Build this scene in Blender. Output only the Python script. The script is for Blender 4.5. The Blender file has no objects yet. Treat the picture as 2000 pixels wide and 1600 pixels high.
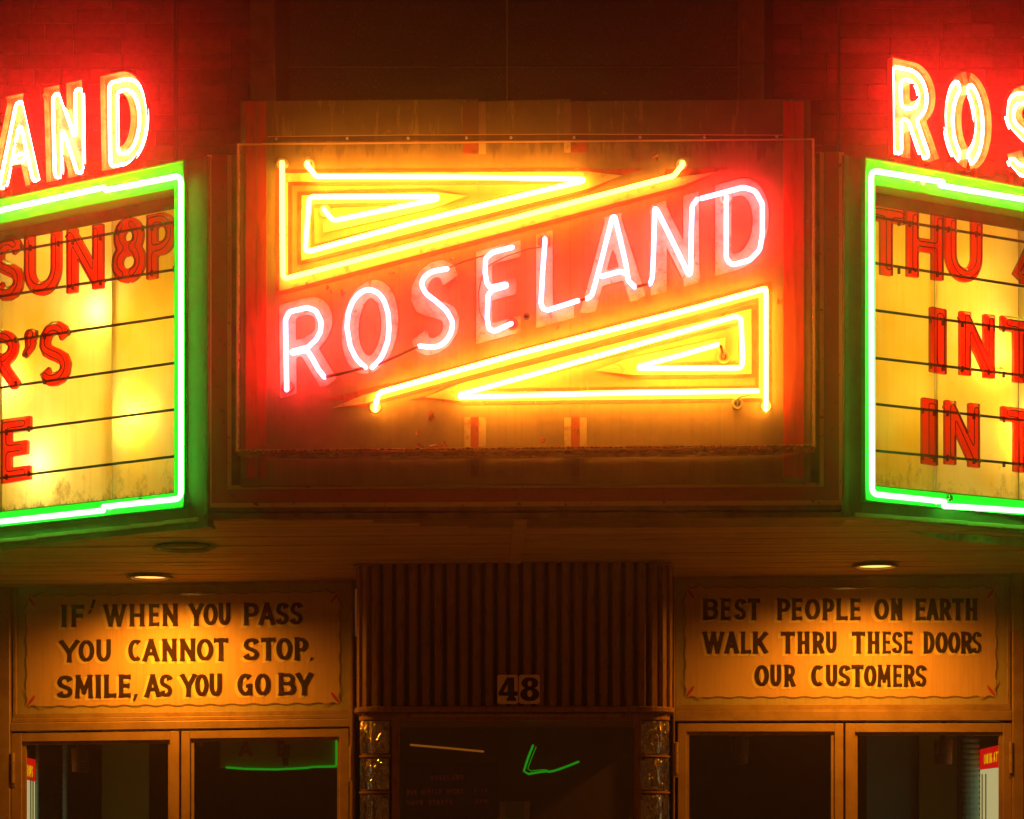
import bpy, bmesh, math, random
import numpy as np
from mathutils import Vector, Matrix

random.seed(7)
SC = bpy.context.scene
COL = SC.collection
R = math.radians
F = 4420.0                 # focal length in pixels of the 2000 px wide photograph
CX, HY = 1000.0, 1630.0    # principal column, eye level row
CAM = Vector((0.0, -9.84, 1.6))

BLOOM_HAZE = .0045  # density of the haze volume added for lens bloom
# ------------------------------------------------------------------ camera, world, exposure
cam_d = bpy.data.cameras.new('camera')
cam = bpy.data.objects.new('camera', cam_d)
COL.objects.link(cam)
cam.location = CAM
cam.rotation_euler = (R(90), 0, 0)
cam_d.sensor_width = 36
cam_d.lens = F / 2000 * 36
cam_d.shift_y = (HY - 800) / 2000
cam_d.clip_end = 500
SC.camera = cam

world = bpy.data.worlds.new("World")
SC.world = world
world.use_nodes = True
wn = world.node_tree.nodes
wl = world.node_tree.links
wn.clear()
wo = wn.new('ShaderNodeOutputWorld')
bg = wn.new('ShaderNodeBackground')
bg.inputs[0].default_value = (1.0, 0.27, 0.05, 1)    # sodium-lit town sky at night
bg.inputs[1].default_value = 0.10
wl.new(bg.outputs[0], wo.inputs[0])

SC.view_settings.view_transform = 'Standard'
SC.view_settings.look = 'None'
SC.view_settings.exposure = 0
SC.view_settings.gamma = 1
SC.cycles.max_bounces = 10
SC.cycles.diffuse_bounces = 4
SC.cycles.glossy_bounces = 4
SC.cycles.transmission_bounces = 6
SC.cycles.transparent_max_bounces = 16
SC.cycles.volume_bounces = 1
SC.cycles.sample_clamp_indirect = 4
SC.cycles.use_denoising = True
SC.cycles.caustics_reflective = False
SC.cycles.caustics_refractive = False

# ------------------------------------------------------------------ materials
def newmat(name):
    m = bpy.data.materials.new(name)
    m.use_nodes = True
    m.node_tree.nodes.clear()
    return m, m.node_tree.nodes, m.node_tree.links

def noise(n, l, scale, detail=5, rough=.6, seed=0.0):
    g = n.new('ShaderNodeNewGeometry')
    mp = n.new('ShaderNodeMapping')
    mp.inputs['Location'].default_value = (seed, seed * 1.7, seed * .3)
    mp.inputs['Scale'].default_value = scale if isinstance(scale, tuple) else (scale,) * 3
    l.new(g.outputs['Position'], mp.inputs['Vector'])
    t = n.new('ShaderNodeTexNoise')
    t.inputs['Scale'].default_value = 1
    t.inputs['Detail'].default_value = detail
    t.inputs['Roughness'].default_value = rough
    l.new(mp.outputs[0], t.inputs['Vector'])
    return t.outputs['Fac']

def ramp(n, l, src, lo, hi, a=0.0, b=1.0):
    r = n.new('ShaderNodeMapRange')
    r.inputs['From Min'].default_value = lo
    r.inputs['From Max'].default_value = hi
    r.inputs['To Min'].default_value = a
    r.inputs['To Max'].default_value = b
    l.new(src, r.inputs['Value'])
    return r.outputs[0]

def mathn(n, l, op, a, b):
    m = n.new('ShaderNodeMath'); m.operation = op
    for i, v in enumerate((a, b)):
        if isinstance(v, (int, float)): m.inputs[i].default_value = v
        else: l.new(v, m.inputs[i])
    return m.outputs[0]

def zband(n, l, z0, z1):
    g = n.new('ShaderNodeNewGeometry')
    s = n.new('ShaderNodeSeparateXYZ')
    l.new(g.outputs['Position'], s.inputs[0])
    return ramp(n, l, s.outputs['Z'], z0, z1)

def mixc(n, l, fac, a, b, blend='MIX'):
    m = n.new('ShaderNodeMix'); m.data_type = 'RGBA'; m.blend_type = blend
    if isinstance(fac, (int, float)): m.inputs[0].default_value = fac
    else: l.new(fac, m.inputs[0])
    for i, v in ((6, a), (7, b)):
        if isinstance(v, tuple): m.inputs[i].default_value = v + (1,) if len(v) == 3 else v
        else: l.new(v, m.inputs[i])
    return m.outputs[2]

def paint(name, base, layers=(), rough=.5, metal=0., bump=0., bscale=60, rand=0., spec=.5, hooks=None):
    """layers: (colour, scale, lo, hi, amount, seed)"""
    m, n, l = newmat(name)
    o = n.new('ShaderNodeOutputMaterial')
    b = n.new('ShaderNodeBsdfPrincipled')
    b.inputs['Roughness'].default_value = rough
    b.inputs['Metallic'].default_value = metal
    b.inputs['Specular IOR Level'].default_value = spec
    c = base
    for (col, sc, lo, hi, amt, sd) in layers:
        f = ramp(n, l, noise(n, l, sc, 6, .65, sd), lo, hi, 0, amt)
        c = mixc(n, l, f, c, col)
    if hooks: c = hooks(n, l, c)
    if rand:
        oi = n.new('ShaderNodeObjectInfo')
        v = ramp(n, l, oi.outputs['Random'], 0, 1, 1 - rand, 1 + rand)
        hs = n.new('ShaderNodeHueSaturation')
        l.new(v, hs.inputs['Value'])
        if isinstance(c, tuple): hs.inputs['Color'].default_value = c + (1,)
        else: l.new(c, hs.inputs['Color'])
        c = hs.outputs[0]
    if isinstance(c, tuple): b.inputs['Base Color'].default_value = c + (1,)
    else: l.new(c, b.inputs['Base Color'])
    if bump:
        bp = n.new('ShaderNodeBump')
        bp.inputs['Strength'].default_value = bump
        bp.inputs['Distance'].default_value = .004
        l.new(noise(n, l, bscale, 4, .6, 3.3), bp.inputs['Height'])
        l.new(bp.outputs[0], b.inputs['Normal'])
    l.new(b.outputs[0], o.inputs[0])
    return m

def emit(name, col, s):
    m, n, l = newmat(name)
    o = n.new('ShaderNodeOutputMaterial')
    e = n.new('ShaderNodeEmission')
    e.inputs[0].default_value = col + (1,)
    e.inputs[1].default_value = s
    l.new(e.outputs[0], o.inputs[0])
    return m

def glassy(name, tint, transp, rough=.03, body=None, bodyfac=0., bump=0., bscale=40, dirt=None, bdist=.01):
    """thin sheet: mostly see-through, with mirror-like reflection and an optional cloudy body"""
    m, n, l = newmat(name)
    o = n.new('ShaderNodeOutputMaterial')
    t = n.new('ShaderNodeBsdfTransparent'); t.inputs[0].default_value = tint + (1,)
    g = n.new('ShaderNodeBsdfGlossy'); g.inputs['Roughness'].default_value = rough
    g.inputs[0].default_value = (1, 1, 1, 1)
    ge = n.new('ShaderNodeNewGeometry')      # thin sheet: the same reflectance from both faces
    dt = n.new('ShaderNodeVectorMath'); dt.operation = 'DOT_PRODUCT'
    l.new(ge.outputs['Normal'], dt.inputs[0]); l.new(ge.outputs['Incoming'], dt.inputs[1])
    ab = mathn(n, l, 'ABSOLUTE', dt.outputs['Value'], 0)
    p5 = mathn(n, l, 'POWER', mathn(n, l, 'SUBTRACT', 1.0, ab), 5)
    gl = mathn(n, l, 'ADD', mathn(n, l, 'MULTIPLY', p5, .85), .04 + 1 - transp)
    if bump:
        bp = n.new('ShaderNodeBump'); bp.inputs['Strength'].default_value = bump
        bp.inputs['Distance'].default_value = bdist
        l.new(noise(n, l, bscale, 3, .5, 9.), bp.inputs['Height'])
        l.new(bp.outputs[0], g.inputs['Normal'])
    mx = n.new('ShaderNodeMixShader')
    l.new(gl, mx.inputs[0]); l.new(t.outputs[0], mx.inputs[1]); l.new(g.outputs[0], mx.inputs[2])
    out = mx.outputs[0]
    if body:
        d = n.new('ShaderNodeBsdfDiffuse'); d.inputs[0].default_value = body + (1,)
        tr = n.new('ShaderNodeBsdfTranslucent'); tr.inputs[0].default_value = body + (1,)
        a = n.new('ShaderNodeMixShader'); a.inputs[0].default_value = .5
        l.new(d.outputs[0], a.inputs[1]); l.new(tr.outputs[0], a.inputs[2])
        m2 = n.new('ShaderNodeMixShader')
        if dirt:
            f = ramp(n, l, noise(n, l, dirt[0], 6, .7, 5.), dirt[1], dirt[2], bodyfac, dirt[3])
            l.new(f, m2.inputs[0])
        else: m2.inputs[0].default_value = bodyfac
        l.new(out, m2.inputs[1]); l.new(a.outputs[0], m2.inputs[2])
        out = m2.outputs[0]
    l.new(out, o.inputs[0])
    return m

RUST = (.16, .06, .02)
DIRT = (.06, .04, .02)
M = {}
M['neon_red'] = emit('neon_red', (1, .015, .012), 560)
M['neon_pink'] = emit('neon_pink', (1, .035, .06), 80)
M['neon_yellow'] = emit('neon_yellow', (1, .35, .03), 62)
M['neon_yellow_dim'] = emit('neon_yellow_dim', (1, .45, .04), 22)
M['neon_green'] = emit('neon_green', (.062, 1, .06), 24)
M['bulb'] = emit('bulb', (1, .62, .12), 40)
M['bulb_hot'] = emit('bulb_hot', (1, .86, .62), 46)
M['can_lamp'] = emit('can_lamp', (1, .45, .08), 2.6)
M['tube_block'] = paint('blocked_tube_paint', (.07, .008, .006), rough=.35)
M['wire'] = paint('red_wire', (.18, .02, .015), rough=.4)

def drips(n, l, c):       # grime runs below the top edge and above the bottom edge
    top = zband(n, l, 4.50, 4.62)
    s = ramp(n, l, mathn(n, l, 'ADD', noise(n, l, (26, 26, 3.5), 6, .7, 2.), mathn(n, l, 'MULTIPLY', top, .28)), .66, .72, 0, .55)
    c = mixc(n, l, s, c, (.09, .06, .03))
    s2 = ramp(n, l, noise(n, l, (70, 70, 1.2), 4, .6, 8.), .45, .75, 0, .35)
    c = mixc(n, l, s2, c, (.15, .09, .03))
    ch = ramp(n, l, noise(n, l, 14, 8, .75, 4.), .655, .675, 0, .8)
    c = mixc(n, l, ch, c, (.34, .13, .04))
    return c
M['sign_olive'] = paint('olive_enamel', (.33, .23, .07), [((.19, .12, .045), 5, .45, .7, .7, 1.)], .5, bump=.25, bscale=30, hooks=drips)
M['sign_red'] = paint('red_enamel', (.42, .07, .025), [((.12, .03, .01), 22, .5, .68, .8, 5.), ((.5, .3, .12), 40, .66, .72, .6, 6.)], .45, bump=.2)
M['sign_cream'] = paint('cream_enamel', (.58, .46, .17), [((.30, .13, .05), 18, .54, .68, .8, 2.), (RUST, 60, .62, .70, .7, 7.)], .45, bump=.2)
M['letter_paint'] = paint('faded_letter_paint', (.78, .56, .32), [((.32, .13, .06), 12, .48, .66, .7, 2.), (RUST, 45, .60, .68, .8, 7.)], .45, bump=.2)
M['red_field'] = paint('faded_red_field', (.30, .085, .05), [((.2, .12, .05), 7, .45, .65, .6, 12.)], .55, bump=.25, bscale=30, hooks=drips)
M['band_red'] = paint('red_side_band', (.62, .045, .02), [((.25, .03, .012), (30, 30, 4), .48, .7, .8, 5.)], .4, bump=.2)
M['shaded_red'] = paint('shaded_stripe_red', (.21, .085, .035), [((.16, .10, .04), (60, 60, 6), .4, .65, .8, 5.)], .55)  # stripes beyond the cover: weaker neon light put into a darker red
M['shaded_worn_cream'] = paint('shaded_weathered_cream', (.33, .20, .08), [((.20, .11, .045), (60, 60, 6), .4, .65, .8, 5.)], .55)  # cream stripes dimmed likewise for weaker light; also the faded paper strip
M['fascia'] = paint('brown_fascia', (.22, .13, .055), [((.05, .03, .01), 8, .4, .7, .8, 3.), (RUST, 50, .62, .7, .6, 4.)], .55, bump=.2)
M['fascia_red'] = paint('fascia_red', (.42, .05, .018), [((.08, .05, .02), 30, .6, .68, .8, 4.)], .55, bump=.2)
M['fascia_cream'] = paint('fascia_cream', (.68, .45, .16), [((.08, .04, .02), 34, .62, .68, .9, 4.)], .55, bump=.1)
M['green_tray'] = paint('green_tray_enamel', (.014, .42, .08), [((.02, .22, .05), 9, .5, .7, .5, 3.)], .4, spec=.2)
M['box_metal'] = paint('weathered_box_metal', (.13, .11, .06), [((.06, .04, .02), 7, .4, .7, .8, 3.)], .5, bump=.2)
M['post'] = paint('brown_corner_post', (.13, .055, .03), [((.07, .03, .015), 9, .4, .7, .7, 3.)], .6)
M['box_white'] = paint('light_box_white', (.4, .36, .26), rough=.6)
M['rail'] = paint('dark_letter_rail', (.05, .04, .03), rough=.5)
M['letter_red'] = glassy('red_acrylic', (.86, .004, .014), .97, .12, (.6, .008, .01), .05)
M['refraction_edge'] = glassy('red_acrylic_refraction', (.10, .001, .002), .9, .1, (.04, .001, .002), .85)  # dark lines of refraction in the acrylic, put into a colour
M['letter_wall'] = glassy('red_acrylic_wall', (.42, .001, .004), .95, .12, (.3, .004, .006), .25)  # darker than the face: bevel shading put into the wall tint
M['channel_in'] = paint('channel_cream', (.50, .46, .09), [((.42, .24, .02), 20, .45, .62, .9, 3.), (RUST, 55, .60, .66, .9, 7.)], .4)
M['channel_out'] = paint('channel_red', (.35, .03, .015), rough=.4)
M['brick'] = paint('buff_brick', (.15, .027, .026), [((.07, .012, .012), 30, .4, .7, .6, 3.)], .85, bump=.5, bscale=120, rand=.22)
M['mortar'] = paint('dark_mortar', (.05, .014, .01), rough=.9, bump=.4)
M['stone'] = paint('limestone_strip', (.20, .09, .05), [((.13, .05, .03), 12, .4, .7, .6, 3.)], .85, bump=.4)
M['recess'] = paint('dark_recess', (.04, .012, .008), rough=.8)
M['granite'] = paint('speckled_granite', (.055, .022, .012), [((.24, .13, .05), (170, 170, 60), .56, .68, .9, 3.)], .6, bump=.4, bscale=150)
M['seam'] = paint('pale_seam', (.20, .11, .05), rough=.8)
M['soffit'] = paint('painted_soffit_board', (.46, .31, .17), [((.27, .16, .09), (3, 14, 14), .45, .7, .7, 3.)], .6, bump=.2, rand=.14)
M['soffit_dark'] = paint('soffit_void', (.04, .025, .015), rough=.8)
M['flute'] = paint('brown_fluted_metal', (.29, .15, .085), [((.07, .035, .02), (60, 60, 12), .5, .7, .8, 3.)], .45, metal=.2, bump=.3, bscale=90)
M['flute_back'] = paint('flute_valley', (.05, .022, .015), rough=.6)
M['alu'] = paint('pitted_door_aluminium', (.40, .27, .14), [((.62, .42, .2), 95, .60, .70, .5, 3.), ((.24, .14, .07), 9, .45, .7, .5, 9.)], .42, metal=.35, bump=.35, bscale=110)
M['alu_frame'] = paint('door_frame_metal', (.36, .25, .14), [((.22, .13, .07), 9, .45, .7, .7, 9.)], .45, metal=.3, bump=.25, bscale=90)
M['gasket'] = paint('black_gasket', (.02, .012, .008), rough=.6)
M['sign_ground'] = paint('sign_peach', (.62, .42, .24), [((.50, .32, .17), (60, 60, 3), .45, .7, .7, 3.)], .7)
M['sign_edge'] = paint('sign_grey_green', (.42, .37, .22), [((.34, .28, .15), (60, 60, 3), .45, .7, .7, 3.)], .7)
M['sign_black'] = paint('sign_lettering_brown', (.032, .014, .008), rough=.9, spec=.15)
M['sign_shadow'] = paint('sign_lettering_shade', (.74, .62, .36), rough=.75)
M['sign_line'] = paint('sign_border_line', (.22, .16, .09), rough=.75)
M['sign_leaf'] = paint('sign_red_leaf', (.50, .03, .03), rough=.7)
M['pane'] = glassy('window_glass', (.86, .86, .86), .985, .01)
M['signglass'] = glassy('sign_glass', (.93, .93, .93), .99, .035)
M['cover'] = glassy('clear_acrylic', (.93, .91, .88), .99, .08, (.5, .45, .35), .012, dirt=(9, .5, .75, .06))
M['cover_edge'] = glassy('clouded_acrylic_edge', (.8, .72, .6), .93, .2, (.7, .5, .3), .22, dirt=((14, 14, 60), .45, .65, .75))
M['cover_rim'] = glassy('acrylic_light_piped_edge', (.8, .72, .6), .9, .15, (.9, .62, .35), .75)  # light piped to the rim and flange bead, put into a bright amber body
M['cover_clear'] = glassy('acrylic_flange', (.75, .66, .55), .95, .1, (.5, .38, .25), .10)
M['cover_floor'] = glassy('dirty_acrylic_floor', (.6, .45, .3), .93, .25, (.22, .12, .05), .45, dirt=(16, .4, .62, .93))
M['glassblock'] = glassy('glass_block', (.42, .36, .28), .66, .05, bump=1., bscale=(34, 34, 15), bdist=.05)
M['plate'] = paint('number_plate_white', (.85, .6, .36), rough=.5)
M['black'] = paint('black_print', (.012, .008, .006), rough=.6)
M['porcelain'] = paint('porcelain_insulator', (.22, .18, .11), rough=.2)
M['hole'] = paint('black_hole', (.01, .008, .006), rough=.8)
M['droplet'] = glassy('water_drop', (.9, .9, .9), .6, .02)
M['screw'] = paint('screw_steel', (.5, .45, .38), rough=.3, metal=.9)
M['pavement'] = paint('concrete_pavement', (.36, .3, .24), [((.15, .12, .1), 4, .4, .7, .7, 3.)], .85)
M['asphalt'] = paint('asphalt', (.05, .048, .045), rough=.9)
M['lobby_green'] = paint('lobby_green_wall', (.5, .52, .12), rough=.7)
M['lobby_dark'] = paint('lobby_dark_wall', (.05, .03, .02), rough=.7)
M['teal'] = paint('teal_tile', (.16, .34, .36), rough=.4)
M['lantern'] = paint('brown_lantern', (.14, .06, .03), rough=.4)
M['poster_lit'] = emit('poster_light', (.72, .62, .26), .95)
M['header_lit'] = emit('poster_header_red', (.75, .004, .004), 1.)
M['header_text'] = emit('poster_header_yellow', (1, .55, .0), 1.1)
M['frame_pale'] = paint('pale_case_frame', (.5, .5, .35), rough=.5)
M['reflected_green'] = emit('reflected_green_glow', (0.0, .33, .008), 1.)  # green neon reflected in the glass, given a glow of its own
M['reflected_amber'] = emit('reflected_amber_glow', (.28, .08, .005), 1.)  # amber reflection in the booth glass, given a glow of its own
M['dim_red_text'] = emit('dim_red_lettering', (.030, .002, .001), 1.)  # painted lettering given its own faint red glow
M['dark_board'] = paint('black_board', (.01, .006, .005), rough=.8)

def board_mat():
    m, n, l = newmat('marquee_milk_panel')
    o = n.new('ShaderNodeOutputMaterial')
    t = n.new('ShaderNodeBsdfTranslucent')
    d = n.new('ShaderNodeBsdfDiffuse')
    c = mixc(n, l, ramp(n, l, noise(n, l, 2.2, 3, .5, 6.), .4, .65), (.95, .73, .17), (.93, .54, .04))
    st = ramp(n, l, noise(n, l, (60, 60, 2), 4, .6, 6.), .5, .8, 0, .25)
    c = mixc(n, l, st, c, (.6, .34, .04))
    # mould and dirt standing in the bottom of the panel
    low = zband(n, l, 3.48, 3.12)
    low2 = zband(n, l, 3.12, 3.04)
    f = mathn(n, l, 'ADD', mathn(n, l, 'MULTIPLY', low, .30), noise(n, l, (10, 10, 7), 7, .75, 1.))
    f = mathn(n, l, 'ADD', f, mathn(n, l, 'MULTIPLY', low2, .0))
    c = mixc(n, l, ramp(n, l, f, .74, .92, 0, .75), c, (.30, .17, .02))
    f2 = mathn(n, l, 'ADD', mathn(n, l, 'MULTIPLY', zband(n, l, 3.20, 3.10), .55), mathn(n, l, 'MULTIPLY', noise(n, l, (30, 30, 10), 6, .7, 2.), .9))
    c = mixc(n, l, ramp(n, l, f2, .84, .97, 0, .93), c, (.07, .04, .01))
    l.new(c, t.inputs[0]); l.new(c, d.inputs[0])
    mx = n.new('ShaderNodeMixShader'); mx.inputs[0].default_value = .3
    l.new(t.outputs[0], mx.inputs[1]); l.new(d.outputs[0], mx.inputs[2])
    l.new(mx.outputs[0], o.inputs[0])
    return m
M['board'] = board_mat()

# ------------------------------------------------------------------ object helpers
def thing(name, label, cat, loc=(0, 0, 0), group=None):
    o = bpy.data.objects.new(name, None)
    o.empty_display_size = .1
    COL.objects.link(o)
    o.location = loc
    o['label'] = label; o['category'] = cat
    if group: o['group'] = group
    return o

def wloc(o):
    v = Vector((0, 0, 0))
    while o is not None:
        v += Vector(o.location); o = o.parent
    return v

def link_mesh(name, me, parent=None, pos=None):
    o = bpy.data.objects.new(name, me)
    COL.objects.link(o)
    if parent is not None: o.parent = parent
    if pos is not None: o.location = Vector(pos) - (wloc(parent) if parent else Vector())
    return o

class MB:
    """collects polygons in world coordinates, built as one mesh"""
    def __init__(s): s.v = []; s.f = []; s.m = []
    def poly(s, pts, mi=0):
        i = len(s.v); s.v += [tuple(p) for p in pts]
        s.f.append(tuple(range(i, i + len(pts)))); s.m.append(mi)
    def prism(s, pts, ext, mi=0, cap=True, back=True):
        a = [Vector(p) for p in pts]; e = Vector(ext); b = [p + e for p in a]; n = len(a)
        if cap: s.poly(b, mi)
        if back: s.poly(a[::-1], mi)
        for i in range(n):
            j = (i + 1) % n
            s.poly([a[i], a[j], b[j], b[i]], mi)
    def box(s, o, a, b, c, mi=0):
        o, a, b, c = map(Vector, (o, a, b, c))
        s.prism([o, o + a, o + a + b, o + b], c, mi)
    def ring(s, outer, inner, ext, mi=0):
        """frame between two closed loops of equal count, extruded"""
        e = Vector(ext); n = len(outer)
        O = [Vector(p) for p in outer]; I = [Vector(p) for p in inner]
        for i in range(n):
            j = (i + 1) % n
            s.poly([O[i] + e, O[j] + e, I[j] + e, I[i] + e], mi)
            s.poly([O[i], O[j], O[j] + e, O[i] + e], mi)
            s.poly([I[j], I[i], I[i] + e, I[j] + e], mi)
            s.poly([O[j], O[i], I[i], I[j]], mi)
    def mesh(s, verts, faces, mi=0):
        i = len(s.v); s.v += [tuple(p) for p in verts]
        for f in faces: s.f.append(tuple(k + i for k in f)); s.m.append(mi)
    def build(s, name, mats, parent=None, smooth=False, label=None, kind=None, bevel=0., recalc=True):
        me = bpy.data.meshes.new(name)
        off = wloc(parent) if parent is not None else Vector()
        me.from_pydata([tuple(Vector(p) - off) for p in s.v], [], s.f)
        if not isinstance(mats, (list, tuple)): mats = [mats]
        for m in mats: me.materials.append(m)
        me.polygons.foreach_set('material_index', s.m)
        if recalc or bevel:
            bm = bmesh.new(); bm.from_mesh(me)
            bmesh.ops.remove_doubles(bm, verts=bm.verts, dist=1e-5)
            bmesh.ops.recalc_face_normals(bm, faces=bm.faces)
            if bevel:
                bmesh.ops.bevel(bm, geom=[e for e in bm.edges if len(e.link_faces) == 2 and e.calc_face_angle(0) > .6], offset=bevel, segments=1, affect='EDGES', clamp_overlap=True)
            bm.to_mesh(me); bm.free()
        if smooth: me.polygons.foreach_set('use_smooth', [True] * len(me.polygons))
        me.update()
        o = link_mesh(name, me, parent)
        if label: o['label'] = label
        if kind: o['kind'] = kind
        return o

class Plane:
    def __init__(s, p0, n): s.p = Vector(p0); s.n = Vector(n).normalized()
    def at(s, px, py, off=0.):
        """the point of this wall seen at a pixel of the photograph"""
        d = Vector(((px - CX) / F, 1, (HY - py) / F))
        p = s.p + s.n * off
        t = s.n.dot(p - CAM) / s.n.dot(d)
        return CAM + d * t
    def quad(s, x0, y0, x1, y1, off=0.): return [s.at(x0, y1, off), s.at(x1, y1, off), s.at(x1, y0, off), s.at(x0, y0, off)]

def wpt(px, py, d): return Vector(((px - CX) * d / F, d - 9.84, 1.6 + (HY - py) * d / F))
def vplane(pxa, da, pxb, db):     # vertical wall through two columns
    a = wpt(pxa, HY, da); b = wpt(pxb, HY, db)
    e = (b - a).normalized()
    return Plane(a, (e.y, -e.x, 0))     # normal towards the street when a is left of b

# ------------------------------------------------------------------ tubes
def fillet(pts, r, n=5, closed=False):
    P = [Vector(p) for p in pts]; out = []
    m = len(P)
    for i in range(m):
        if not closed and i in (0, m - 1): out.append(P[i]); continue
        a, b, c = P[i - 1], P[i], P[(i + 1) % m]
        u = (a - b); v = (c - b)
        if u.length < 1e-6 or v.length < 1e-6: continue
        ang = u.angle(v)
        if ang > 2.9: out.append(b); continue
        d = min(r / math.tan(max(ang, .25) / 2), u.length * .45, v.length * .45)
        p, q = b + u.normalized() * d, b + v.normalized() * d
        for k in range(n + 1):
            t = k / n
            out.append(p * (1 - t) ** 2 + b * 2 * t * (1 - t) + q * t * t)
    return out

def smooth_path(pts, it=2, closed=False):
    P = [Vector(p) for p in pts]
    for _ in range(it):
        Q = []
        m = len(P)
        if closed:
            for i in range(m):
                a, b = P[i], P[(i + 1) % m]
                Q += [a * .75 + b * .25, a * .25 + b * .75]
        else:
            Q.append(P[0])
            for i in range(m - 1):
                a, b = P[i], P[i + 1]
                Q += [a * .75 + b * .25, a * .25 + b * .75]
            Q.append(P[-1])
        P = Q
    return P

def tube_mb(mb, pts, rad, seg=8, closed=False, mi=0):
    P = [Vector(p) for p in pts]
    Q = [P[0]]
    for p in P[1:]:
        if (p - Q[-1]).length > rad * .25: Q.append(p)
    P = Q
    if closed and (P[0] - P[-1]).length < rad * .25: P.pop()
    n = len(P)
    if n < 2: return
    tang = []
    for i in range(n):
        a = P[i - 1] if (i > 0 or closed) else P[i]
        b = P[(i + 1) % n] if (i < n - 1 or closed) else P[i]
        t = (b - a)
        tang.append(t.normalized() if t.length > 1e-9 else Vector((1, 0, 0)))
    ref = Vector((0, 1, 0)) if abs(tang[0].y) < .9 else Vector((1, 0, 0))
    nn = (ref - tang[0] * ref.dot(tang[0])).normalized()
    rings = []
    def ring(c, nrm, t, r):
        bn = t.cross(nrm)
        return [c + (nrm * math.cos(2 * math.pi * k / seg) + bn * math.sin(2 * math.pi * k / seg)) * r for k in range(seg)]
    for i in range(n):
        nn = (nn - tang[i] * nn.dot(tang[i])).normalized()
        if not closed and i == 0:
            rings.append(ring(P[0] - tang[0] * rad * .8, nn, tang[0], rad * .45))
        rings.append(ring(P[i], nn, tang[i], rad))
        if not closed and i == n - 1:
            rings.append(ring(P[i] + tang[i] * rad * .8, nn, tang[i], rad * .45))
    V = [p for r_ in rings for p in r_]
    Fc = []
    m = len(rings)
    for i in range(m if closed else m - 1):
        j = (i + 1) % m
        for k in range(seg):
            k2 = (k + 1) % seg
            Fc.append((i * seg + k, i * seg + k2, j * seg + k2, j * seg + k))
    if not closed:
        Fc.append(tuple(range(seg))[::-1]); Fc.append(tuple((m - 1) * seg + k for k in range(seg)))
    mb.mesh(V, Fc, mi)

def tube(name, pts, rad, mat, parent, closed=False, seg=8, label=None):
    mb = MB(); tube_mb(mb, pts, rad, seg, closed)
    return mb.build(name, mat, parent, smooth=True, label=label, recalc=False)

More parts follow.
